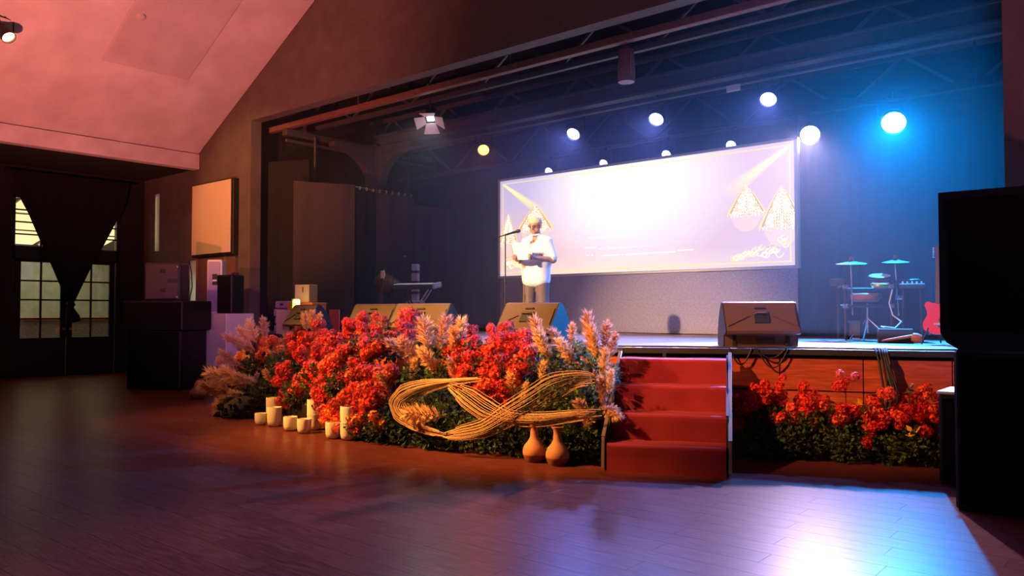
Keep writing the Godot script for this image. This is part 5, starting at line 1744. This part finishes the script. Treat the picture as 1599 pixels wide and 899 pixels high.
# one label for each of many look-alikes: its row from the top and its order from the left, as the camera sees them
func row_labels(pts: Array, per_row: int, words: String) -> Array:
	var a := deg_to_rad(40.3)
	var order := range(pts.size())
	order.sort_custom(func(i, j): return pts[i].y > pts[j].y)
	var rows := int(ceil(pts.size() / float(per_row)))
	var each := int(ceil(pts.size() / float(rows)))
	var nth := ["first", "second", "third", "fourth", "fifth", "sixth", "seventh", "eighth", "ninth", "tenth", "eleventh", "twelfth", "thirteenth", "fourteenth"]
	var called: Array = [[], ["only"], ["upper", "lower"], ["top", "middle", "bottom"], ["top", "second", "third", "bottom"], ["top", "second", "third", "fourth", "bottom"]][rows]
	var out := []
	out.resize(pts.size())
	for r in rows:
		var ids: Array = order.slice(r * each, mini((r + 1) * each, pts.size()))
		var side := func(i): return (pts[i].x * cos(a) - pts[i].z * sin(a)) / (-pts[i].x * sin(a) - pts[i].z * cos(a))
		ids.sort_custom(func(i, j): return side.call(i) < side.call(j))
		for k in ids.size():
			out[ids[k]] = words % [nth[k], called[r]]
	return out


func points(src: Array, tip := false) -> Array:
	return src.map(func(q): return Vector3(q[3], q[4], q[5]) if tip else Vector3(q[0], q[1], q[2]))


func put_plume(q: Array, label: String, group: String, g: RandomNumberGenerator) -> void:
	var a := Vector3(q[0], q[1], q[2])
	var b := Vector3(q[3], q[4], q[5])
	var d := b - a
	var ln := maxf(d.length() * 1.12, 0.3)
	var t := thing("pampas_plume", label, "pampas grass", a, 0.0, group)
	var bs := along(d, g.randf() * TAU)
	part("plume_head", plumes[g.randi() % plumes.size()], M[["plume", "plume", "plume2", "plume3"][g.randi() % 4]], t, Vector3.ZERO, bs.scaled(Vector3.ONE) * Basis.from_scale(Vector3(ln, ln, ln)))
	var s := MB.new()
	s.tube([-d.normalized() * 0.22 + Vector3(0, -0.05, 0), d * 0.4, d * 0.9], 0.005, 5)
	part("stem", s, M.stalk, t)


func put_spray(at: Vector3, out: Vector3, n: int, r: float, mats: Array, called: String, label: String, group: String, g: RandomNumberGenerator, size := 1.0) -> void:
	var t := thing(called, label, "flower spray", at, 0.0, group)
	for k in n:
		var o := Vector3(g.randf_range(-1, 1), g.randf_range(-1, 1), g.randf_range(-0.55, 0.55)) * r
		var sc := size * g.randf_range(0.8, 1.2)
		part("blossom", clusters[g.randi() % clusters.size()], M[mats[g.randi() % mats.size()]], t, o, along(out + o, g.randf() * TAU) * Basis.from_scale(Vector3.ONE * sc))
	var s := MB.new()
	s.tube([Vector3.ZERO, -out * 0.15 + Vector3(0, -0.05, 0), -out * 0.25 + Vector3(0, -0.12, 0)], 0.006, 5)
	part("stem", s, M.stalk, t)


func put_bush(at: Vector3, sc: float, mats: Array, label: String, group: String, g: RandomNumberGenerator) -> void:
	var t := thing("leafy_bush", label, "greenery", at, 0.0, group)
	for k in mats.size():
		var o := part("foliage", bushes[g.randi() % bushes.size()], M[mats[k]], t, Vector3.ZERO, Basis(Vector3.UP, g.randf() * TAU) * Basis.from_scale(Vector3.ONE * sc))
		o.set_meta("kind", "stuff")


func round_flower(called: String, label: String, group: String, at: Vector3, m: Material, r: float, g: RandomNumberGenerator) -> void:
	var t := thing(called, label, "flower", at, 0.0, group)
	var out := Vector3(0.25, 0.35, 0.9).normalized()
	var bs := along(out, g.randf())
	for ring in 2:
		for k in 13:
			var q := bs * Basis(Vector3.UP, k / 13.0 * TAU + ring * 0.24)
			var s := r * (1.0 - ring * 0.2)
			var p := MB.new()
			p.tri(Vector3.ZERO, q * Vector3(-0.22 * s, 0.1 * s, 0.6 * s), q * Vector3(0, 0.2 * s * (1 + ring), s), out)
			p.tri(Vector3.ZERO, q * Vector3(0, 0.2 * s * (1 + ring), s), q * Vector3(0.22 * s, 0.1 * s, 0.6 * s), out)
			part("petal", p, m, t)
	var c := MB.new()
	c.lathe([Vector2(r * 0.36, 0.0), Vector2(r * 0.38, 0.015), Vector2(r * 0.25, 0.03), Vector2(0, 0.035)], 14, Transform3D(bs, Vector3.ZERO))
	part("disc", c, M.maroon, t)
	var s := MB.new()
	s.tube([Vector3.ZERO, -out * 0.2 + Vector3(0, -0.1, 0)], 0.006, 5)
	part("stem", s, M.stalk, t)


func strands(t: Node3D, rb: Array, count: int, g: RandomNumberGenerator) -> void:
	var pts := []
	var ws := []
	var an := []
	for q in rb:
		pts.append(Vector3(q[0], q[1], q[2]))
		ws.append(q[3])
		an.append(q[4])
	for k in count:
		var s := (k + 0.5) / count * 2.0 - 1.0
		var path := []
		var jit := g.randf_range(-0.25, 0.25) / count
		for seg in pts.size() - 1:
			for u in 6:
				var f := u / 6.0
				var p0: Vector3 = pts[maxi(seg - 1, 0)]
				var p1: Vector3 = pts[seg]
				var p2: Vector3 = pts[seg + 1]
				var p3: Vector3 = pts[mini(seg + 2, pts.size() - 1)]
				var p := p1.cubic_interpolate(p2, p0, p3, f)
				var d := (p2 - p1).normalized()
				var side := d.cross(Vector3(0.35, 0.25, 0.9).normalized()).normalized()
				var w := lerpf(ws[seg], ws[seg + 1], f)
				path.append(p + side * w * (s + jit * 3.0) + Vector3(0.3, 0.0, 0.8) * sin(s * 2.2 + (seg + f) * 0.55) * w * 0.5)
		path = path.slice(g.randi() % 5, path.size() - g.randi() % 5)
		var b := MB.new()
		b.tube(path, 0.0042, 5)
		part("strand", b, M.rattan if k % 3 else M.rattan2, t)


func build_flowers() -> void:
	var g := RandomNumberGenerator.new()
	g.seed = 77
	for k in 3:
		plumes.append(plume_mesh(g, [0.17, 0.2, 0.14][k]))
		clusters.append(cluster_mesh(0.058, 26, 0.024, g))
		bushes.append(bush_mesh(0.24, 190, 0.06, g))
	var lb := row_labels(points(PLUMES_LEFT, true), 9, "beige pampas plume, %s from left in the %s row of the bank's left end")
	for i in PLUMES_LEFT.size():
		put_plume(PLUMES_LEFT[i], lb[i], "pampas plumes at the left end", g)
	for i in PLUMES_TOP.size():
		put_plume(PLUMES_TOP[i], ["left", "middle", "right"][i] + " one of three small upright pampas plumes before the leftmost stage monitor", "pampas plumes before the left monitor", g)
	lb = row_labels(points(PLUMES_MID, true), 6, "golden pampas plume, %s from left in the %s row between the red masses")
	for i in PLUMES_MID.size():
		put_plume(PLUMES_MID[i], lb[i], "pampas plumes in the middle", g)
	lb = row_labels(points(PLUMES_RIGHT, true), 8, "tawny pampas plume, %s from left in the %s row nearest the stairs")
	for i in PLUMES_RIGHT.size():
		put_plume(PLUMES_RIGHT[i], lb[i], "pampas plumes at the right end", g)
	lb = row_labels(points(FAN, true), 2, "low drooping grass plume, %s from left in the %s pair over the dark mound")
	for i in FAN.size():
		put_plume(FAN[i], lb[i], "grass plumes at the lower left", g)
	var out := Vector3(0.25, 0.5, 0.8).normalized()
	lb = row_labels(points(RED_MAIN), 11, "red blossom spray, %s from left in the %s row of the large red mass")
	for i in RED_MAIN.size():
		var q: Array = RED_MAIN[i]
		put_spray(Vector3(q[0], q[1], q[2]), out, 9, 0.12, ["red0", "red1", "red2", "red0", "red3"] if q[0] > -8.9 else ["red2", "red0", "red2", "red1"], "red_blossom_spray", lb[i], "sprays in the large red mass", g)
	lb = row_labels(points(RED_SECOND), 8, "scarlet blossom spray, %s from left in the %s row above the rattan swirl")
	for i in RED_SECOND.size():
		var q: Array = RED_SECOND[i]
		put_spray(Vector3(q[0], q[1], q[2]), out, 8, 0.1, ["red0", "red1", "red3", "red1", "red2"], "red_blossom_spray", lb[i], "sprays above the rattan swirl", g)
	lb = row_labels(points(RED_LOW), 5, "orange-red blossom spray, %s from left in the %s row beside the tallest candle")
	for i in RED_LOW.size():
		var q: Array = RED_LOW[i]
		put_spray(Vector3(q[0], maxf(q[1], 0.12), q[2]), out, 7, 0.09, ["red3", "orange", "red1"], "orange_blossom_spray", lb[i], "sprays beside the tall candle", g)
	lb = row_labels(points(ORANGE_LEFT), 3, "rust-orange blossom spray, %s from left in the %s row among the left plumes")
	for i in ORANGE_LEFT.size():
		var q: Array = ORANGE_LEFT[i]
		put_spray(Vector3(q[0], q[1], q[2]), out, 5, 0.1, ["red3", "orange", "red1", "red2"], "orange_blossom_spray", lb[i], "sprays among the left plumes", g)
	var sets := [[], []]
	for q in GREENS:
		var p := Vector3(q[0], maxf(q[1], 0.16), q[2])
		sets[1 if p.y > 0.45 and p.x > -5.6 else 0].append(p)
	for k in 2:
		lb = row_labels(sets[k], 8 if k == 0 else 4, "green leaf clump, %s from left in the %s row of the left bank" if k == 0 else "bright green leaf clump, %s from left in the %s row near the stairs")
		for i in sets[k].size():
			put_bush(sets[k][i], 1.0, ["leaf0", "leaf2"] if k == 1 else ["leaf0", "leaf1"], lb[i], ["leaf clumps below the stage front", "leaf clumps near the stairs"][k], g)
	for i in 3:
		var q: Array = SUNFLOWERS[i]
		round_flower("sunflower", ["yellow sunflower with dark centre, lowest on the bank's left end", "orange-yellow sunflower just above the lowest one at the left end", "small orange sunflower right of the other two at the left end"][i], "sunflowers at the left end", Vector3(q[0], q[1], q[2]), M.yellow if i < 2 else M.orange, 0.13, g)
	for i in DARK.size():
		var q: Array = DARK[i]
		round_flower("dark_flower", ["dark maroon round flower in the middle of the large red mass", "dark maroon flower low in the smaller red mass", "dark maroon flower at the right of the smaller red mass", "dark maroon flower left of centre in the large red mass", "dark maroon flower high in the smaller red mass"][i], "dark maroon flowers", Vector3(q[0], q[1], q[2]), M.maroon, 0.1, g)
	var mound := MB.new()
	mound.lathe([Vector2(0.33, 0), Vector2(0.32, 0.08), Vector2(0.26, 0.18), Vector2(0.15, 0.25), Vector2(0, 0.28)], 18)
	var md := thing("dark_mound", "dark rounded leafy mound on the floor left of the candles", "greenery", Vector3(-10.0, 0, -6.05))
	part("core", mound, M.subfloor, md)
	for k in 3:
		var f := part("foliage", bushes[k], M.leaf3, md, Vector3(0, 0.05, 0), Basis(Vector3.UP, k * 2.0) * Basis.from_scale(Vector3(1.4, 1.2, 1.4)))
		f.set_meta("kind", "stuff")
	var sw := thing("rattan_swirl", "looping swirl of thin rattan strands before the flower bank", "rattan decoration")
	strands(sw, SWIRL_A, 14, g)
	strands(sw, SWIRL_B, 14, g)
	strands(sw, SWIRL_C, 14, g)
	# dark soil boxes that carry the bank
	var bank := thing("planter_bank", "dark stepped planter hidden under the flowers along the stage", "planter")
	for i in range(2, 8):
		var x0: float = EDGE[i][0]
		var x1: float = minf(EDGE[i + 1][0], -4.75)
		if x1 <= x0:
			continue
		var zc: float = (EDGE[i][1] + EDGE[i + 1][1]) / 2.0
		var tilt := Basis(Vector3.UP, -atan2(EDGE[i + 1][1] - EDGE[i][1], EDGE[i + 1][0] - EDGE[i][0]))
		var bx := MB.new()
		bx.rbox(Vector3((x0 + x1) / 2.0, 0.36, zc + 0.22), Vector3(x1 - x0, 0.72, 0.34), 0.02, tilt)
		part("upper_box", bx, M.subfloor, bank)
		var b2 := MB.new()
		b2.rbox(Vector3((x0 + x1) / 2.0, 0.16, zc + 0.5), Vector3(x1 - x0, 0.32, 0.3), 0.02, tilt)
		part("lower_box", b2, M.subfloor, bank)
	# the smaller bed right of the stairs
	var spots := []
	for k in 28:
		var x := -3.5 + (k % 14) * 0.132 + (0.06 if k >= 14 else 0.0) + g.randf_range(-0.05, 0.05)
		var y := (0.56 if k >= 14 else 0.36) + g.randf_range(-0.1, 0.1) + (0.1 if k % 5 == 1 else 0.0)
		spots.append(Vector3(x, y, edge_z(x) + 0.3 + g.randf_range(-0.06, 0.08)))
	lb = row_labels(spots, 14, "coral-red blossom stalk, %s from left in the %s row right of the stairs")
	for k in spots.size():
		put_spray(spots[k], out, 6, 0.095, ["red1", "red0", "red3", "red1"], "red_flower_stalk", lb[k], "coral blossoms right of the stairs", g, 0.75)
	spots = []
	for k in 20:
		var x := -3.3 + (k % 10) * 0.165 + g.randf_range(-0.06, 0.06)
		spots.append(Vector3(x, (0.13 if k < 10 else 0.3) + g.randf_range(-0.02, 0.1), edge_z(x) + (0.36 if k < 10 else 0.18) + g.randf_range(-0.06, 0.06)))
	lb = row_labels(spots, 10, "dark green leaf clump, %s from left in the %s row right of the stairs")
	for k in spots.size():
		put_bush(spots[k], g.randf_range(0.55, 0.8), ["leaf0", "leaf1"] if k % 4 else ["leaf0", "leaf2"], lb[k], "leaf clumps right of the stairs", g)
	for q in [[-2.35, 0.52], [-2.0, 0.7], [-1.95, 0.33]]:
		var t := thing("yellow_leaf_sprig", ["yellow-green sprig in the right bed beneath the cable bundle", "yellow-green sprig standing highest in the right bed", "yellow-green sprig low in the right bed near the dark box"][[-2.35, -2.0, -1.95].find(q[0])], "greenery", Vector3(q[0], q[1], edge_z(q[0]) + 0.42), 0.0, "yellow sprigs right of the stairs")
		for k in 7:
			var lf := MB.new()
			var bs := along(Vector3(g.randf_range(-1, 1), g.randf_range(-0.2, 1), g.randf_range(0, 1)), g.randf() * TAU)
			lf.tri(Vector3.ZERO, bs * Vector3(-0.025, 0.04, 0), bs * Vector3(0, 0.085, 0.01))
			lf.tri(Vector3.ZERO, bs * Vector3(0, 0.085, 0.01), bs * Vector3(0.025, 0.04, 0))
			part("leaf", lf, M.leaf2 if k % 2 else M.yellow, t, Vector3(g.randf_range(-0.04, 0.04), g.randf_range(-0.04, 0.04), 0))
		var sm := MB.new()
		sm.tube([Vector3(0, 0.02, 0), Vector3(0.01, -0.2, -0.05)], 0.005, 5)
		part("stem", sm, M.stalk, t)


# ---------------------------------------------------------------- small things
func build_props() -> void:
	# candles in cups: [x, z, radius, height, label]
	var cs := [
		[-9.05, -5.7, 0.075, 0.15, "short white candle cup, leftmost on the floor"],
		[-8.82, -5.75, 0.09, 0.24, "taller white candle cup beside the leftmost short one"],
		[-9.3, -6.05, 0.1, 0.3, "white candle cup at the back of the left group"],
		[-8.34, -5.66, 0.085, 0.17, "short white candle cup at the left of the middle group"],
		[-8.04, -5.65, 0.085, 0.17, "short white candle cup at the right of the middle group"],
		[-8.16, -5.88, 0.09, 0.37, "tall white candle cup at the back of the middle group"],
		[-7.46, -5.63, 0.085, 0.19, "short yellow-lit candle cup beside the tallest one"],
		[-7.5, -5.88, 0.08, 0.27, "candle cup half hidden behind the tallest pair"],
		[-7.24, -5.68, 0.095, 0.38, "tallest yellow-lit candle, rightmost on the floor"]]
	for c in cs:
		var t := thing("candle", c[4], "candle", Vector3(c[0], 0, c[1]), 0.0, "candles on the floor")
		var r: float = c[2]
		var h: float = c[3]
		var b := MB.new()
		b.lathe([Vector2(0, 0.0), Vector2(r * 0.6, 0.0), Vector2(r * 0.85, 0.02), Vector2(r * 0.97, 0.06), Vector2(r, h - 0.012), Vector2(r * 0.98, h), Vector2(r * 0.88, h), Vector2(r * 0.86, h - 0.02)], 24)
		part("cup", b, M.wax, t)
		var w := MB.new()
		w.lathe([Vector2(r * 0.87, h - 0.02), Vector2(r * 0.5, h - 0.024), Vector2(0, h - 0.03)], 24)
		part("wax", w, M.cream, t)
		part("wick", box_mesh(Vector3(0.005, 0.03, 0.005), 0.0, Vector3(0, h - 0.015, 0)), M.hair, t)
		if h > 0.35:
			var q := MB.new()
			q.lathe([Vector2(r * 1.0, h * 0.5), Vector2(r * 1.035, h * 0.5 + 0.008), Vector2(r * 1.0, h * 0.5 + 0.016)], 24)
			part("band", q, M.wax, t)
	# clay vases
	for v in [[-4.83, -6.03, "left clay vase with a thin stick, of the pair by the stairs", true], [-4.55, -6.03, "right clay vase of the pair nearest the stairs", false]]:
		var t := thing("clay_vase", v[2], "vase", Vector3(v[0], 0, v[1]), 0.0, "clay vases by the stairs")
		var b := MB.new()
		b.lathe([Vector2(0, 0), Vector2(0.07, 0.0), Vector2(0.095, 0.03), Vector2(0.112, 0.075), Vector2(0.113, 0.11), Vector2(0.098, 0.155), Vector2(0.06, 0.2), Vector2(0.042, 0.235), Vector2(0.037, 0.29), Vector2(0.04, 0.33), Vector2(0.058, 0.352), Vector2(0.06, 0.36), Vector2(0.052, 0.362), Vector2(0.033, 0.33)], 28)
		part("body", b, M.clay, t)
		var d := MB.new()
		d.lathe([Vector2(0.0705, -0.001), Vector2(0.0965, 0.03), Vector2(0.1135, 0.073)], 28)
		part("darker_foot", d, M.clay_dark, t)  # darker band round the lower body
		if v[3]:
			var s := MB.new()
			s.tube([Vector3(0, 0.2, 0), Vector3(0.005, 0.56, 0.01)], 0.007, 6)
			part("stick", s, M.clay_dark, t)
	var gv := thing("gourd_vase", "small orange gourd-shaped pot on the floor at the bank's left end", "vase", Vector3(-12.55, 0, -6.72))
	var gb := MB.new()
	gb.lathe([Vector2(0, 0), Vector2(0.08, 0.0), Vector2(0.13, 0.05), Vector2(0.135, 0.1), Vector2(0.1, 0.16), Vector2(0.06, 0.2), Vector2(0.05, 0.26), Vector2(0.02, 0.3), Vector2(0, 0.3)], 22)
	part("body", gb, M.clay, gv)

	# left end of the stage: boxes, lit glass jar, stacked cases
	var y := DECK
	var bx := thing("white_box", "cream carton lit warm, on the stage's left end behind the plumes", "box", Vector3(-11.77, y, -8.05), 0.2)
	part("carton", box_mesh(Vector3(0.46, 0.4, 0.4), 0.006, Vector3(0, 0.2, 0)), M.cream, bx)
	part("flap", box_mesh(Vector3(0.46, 0.012, 0.2), 0.003, Vector3(0, 0.405, 0.1)), M.cream, bx)
	var b2 := thing("orange_box", "low orange-brown carton behind the cream one", "box", Vector3(-12.08, y, -8.52), 0.2)
	part("carton", box_mesh(Vector3(0.6, 0.52, 0.36), 0.006, Vector3(0, 0.26, 0)), M.cardorange, b2)
	part("lid", box_mesh(Vector3(0.61, 0.04, 0.37), 0.005, Vector3(0, 0.53, 0)), M.cardorange, b2)
	var b3 := thing("tall_carton", "tall white and brown printed carton standing on the orange one", "box", Vector3(-12.1, y + 0.55, -8.52), 0.35)
	part("carton", box_mesh(Vector3(0.3, 0.32, 0.26), 0.005, Vector3(0, 0.16, 0)), M.cream, b3)
	part("side_print", box_mesh(Vector3(0.006, 0.31, 0.25), 0.002, Vector3(0.152, 0.16, 0)), M.cardbrown, b3)
	part("printed_mark", box_mesh(Vector3(0.03, 0.1, 0.006), 0.002, Vector3(0.02, 0.23, 0.131)), M.cardbrown, b3)
	# glowing jar lamp
	var jl := thing("jar_lamp", "small glowing jar lamp with a green side among the cartons", "lamp", Vector3(-11.63, y + 0.41, -8.0))
	var jr := MB.new()
	jr.lathe([Vector2(0, 0), Vector2(0.05, 0), Vector2(0.055, 0.03), Vector2(0.055, 0.17), Vector2(0.04, 0.19), Vector2(0, 0.19)], 16)
	part("glowing_bulb", jr, glow(Color(1.0, 0.85, 0.5), 3.0), jl)
	part("green_sleeve", box_mesh(Vector3(0.05, 0.2, 0.08), 0.01, Vector3(-0.09, 0.1, 0)), M.green_glass, jl)
	var om := OmniLight3D.new()
	om.name = "light"
	om.light_color = Color(1.0, 0.75, 0.4)
	om.light_energy = 0.18
	om.omni_range = 20.0
	om.omni_attenuation = 2.0
	om.light_size = 0.04
	om.shadow_enabled = true
	om.position = Vector3(0, 0.1, 0)
	jl.add_child(om)
	var words := ["lowest", "second", "third", "topmost"]
	for k in 4:
		var cse := thing("flat_case", words[k] + " lilac-grey flat case in the stack behind the opening's left jamb", "case", Vector3(-12.85 + 0.03 * (k % 2), y + k * 0.15, -8.72), 0.15 + 0.04 * (k % 3), "stack of flat cases")
		part("shell", box_mesh(Vector3(0.62, 0.135, 0.3), 0.02, Vector3(0, 0.0675, 0)), M.lilac, cse)
		part("latch", box_mesh(Vector3(0.08, 0.04, 0.012), 0.003, Vector3(-0.12, 0.07, 0.153)), M.greybox, cse)
	var pc := thing("pink_card", "pink-red card standing behind the leftmost stage monitor", "card", Vector3(-10.95, y, -8.28), 0.3)
	part("sheet", box_mesh(Vector3(0.2, 0.42, 0.02), 0.002, Vector3(0, 0.21, 0)), M.cardpink, pc)
	part("prop", box_mesh(Vector3(0.03, 0.3, 0.02), 0.002, Vector3(0, 0.14, -0.05)), M.cardpink, pc)

	# cable bundle falling over the stage edge on the right
	var cg := RandomNumberGenerator.new()
	cg.seed = 9
	var cbn := thing("cable_bundle", "bundle of dark cables hanging over the stage edge on the right", "cables")
	for k in 9:
		var x := -2.28 + cg.randf_range(-0.05, 0.05)
		var z := edge_z(x)
		var b := MB.new()
		b.tube([Vector3(x - 0.12, DECK + 0.015, z - 0.25), Vector3(x - 0.02, DECK + 0.02, z + 0.04), Vector3(x + 0.03, DECK - 0.12, z + 0.1), Vector3(x + 0.06 + cg.randf_range(-0.05, 0.06), 0.7, z + 0.1), Vector3(x + 0.05 + cg.randf_range(-0.08, 0.06), 0.3, z + 0.12), Vector3(x, 0.02, z + 0.16)], 0.011, 6)
		part("cable", b, M.rubber, cbn)
	var sg := thing("speaker_cable", "thin looped cables drooping over the edge below the right monitor", "cables")
	for q in [[-3.62, -3.42, 0.17], [-3.4, -3.12, 0.1], [-3.38, -3.1, 0.2]]:
		var pts := []
		for k in 9:
			var s := k / 8.0
			var x := lerpf(q[0], q[1], s)
			pts.append(Vector3(x, DECK + 0.01 - sin(s * PI) * q[2], edge_z(x) + 0.065))
		var b := MB.new()
		b.tube(pts, 0.008, 6)
		part("cable", b, M.rubber, sg)
	var fl := MB.new()
	var fp := []
	for k in 14:
		var x := -5.2 + k * 0.27
		fp.append(Vector3(x, DECK + 0.012, edge_z(x) - 0.12 + sin(k * 1.3) * 0.05))
	fl.tube(fp, 0.01, 6)
	solo("edge_cable", fl, M.rubber, "long dark cable lying along the stage edge above the stairs", "cable")
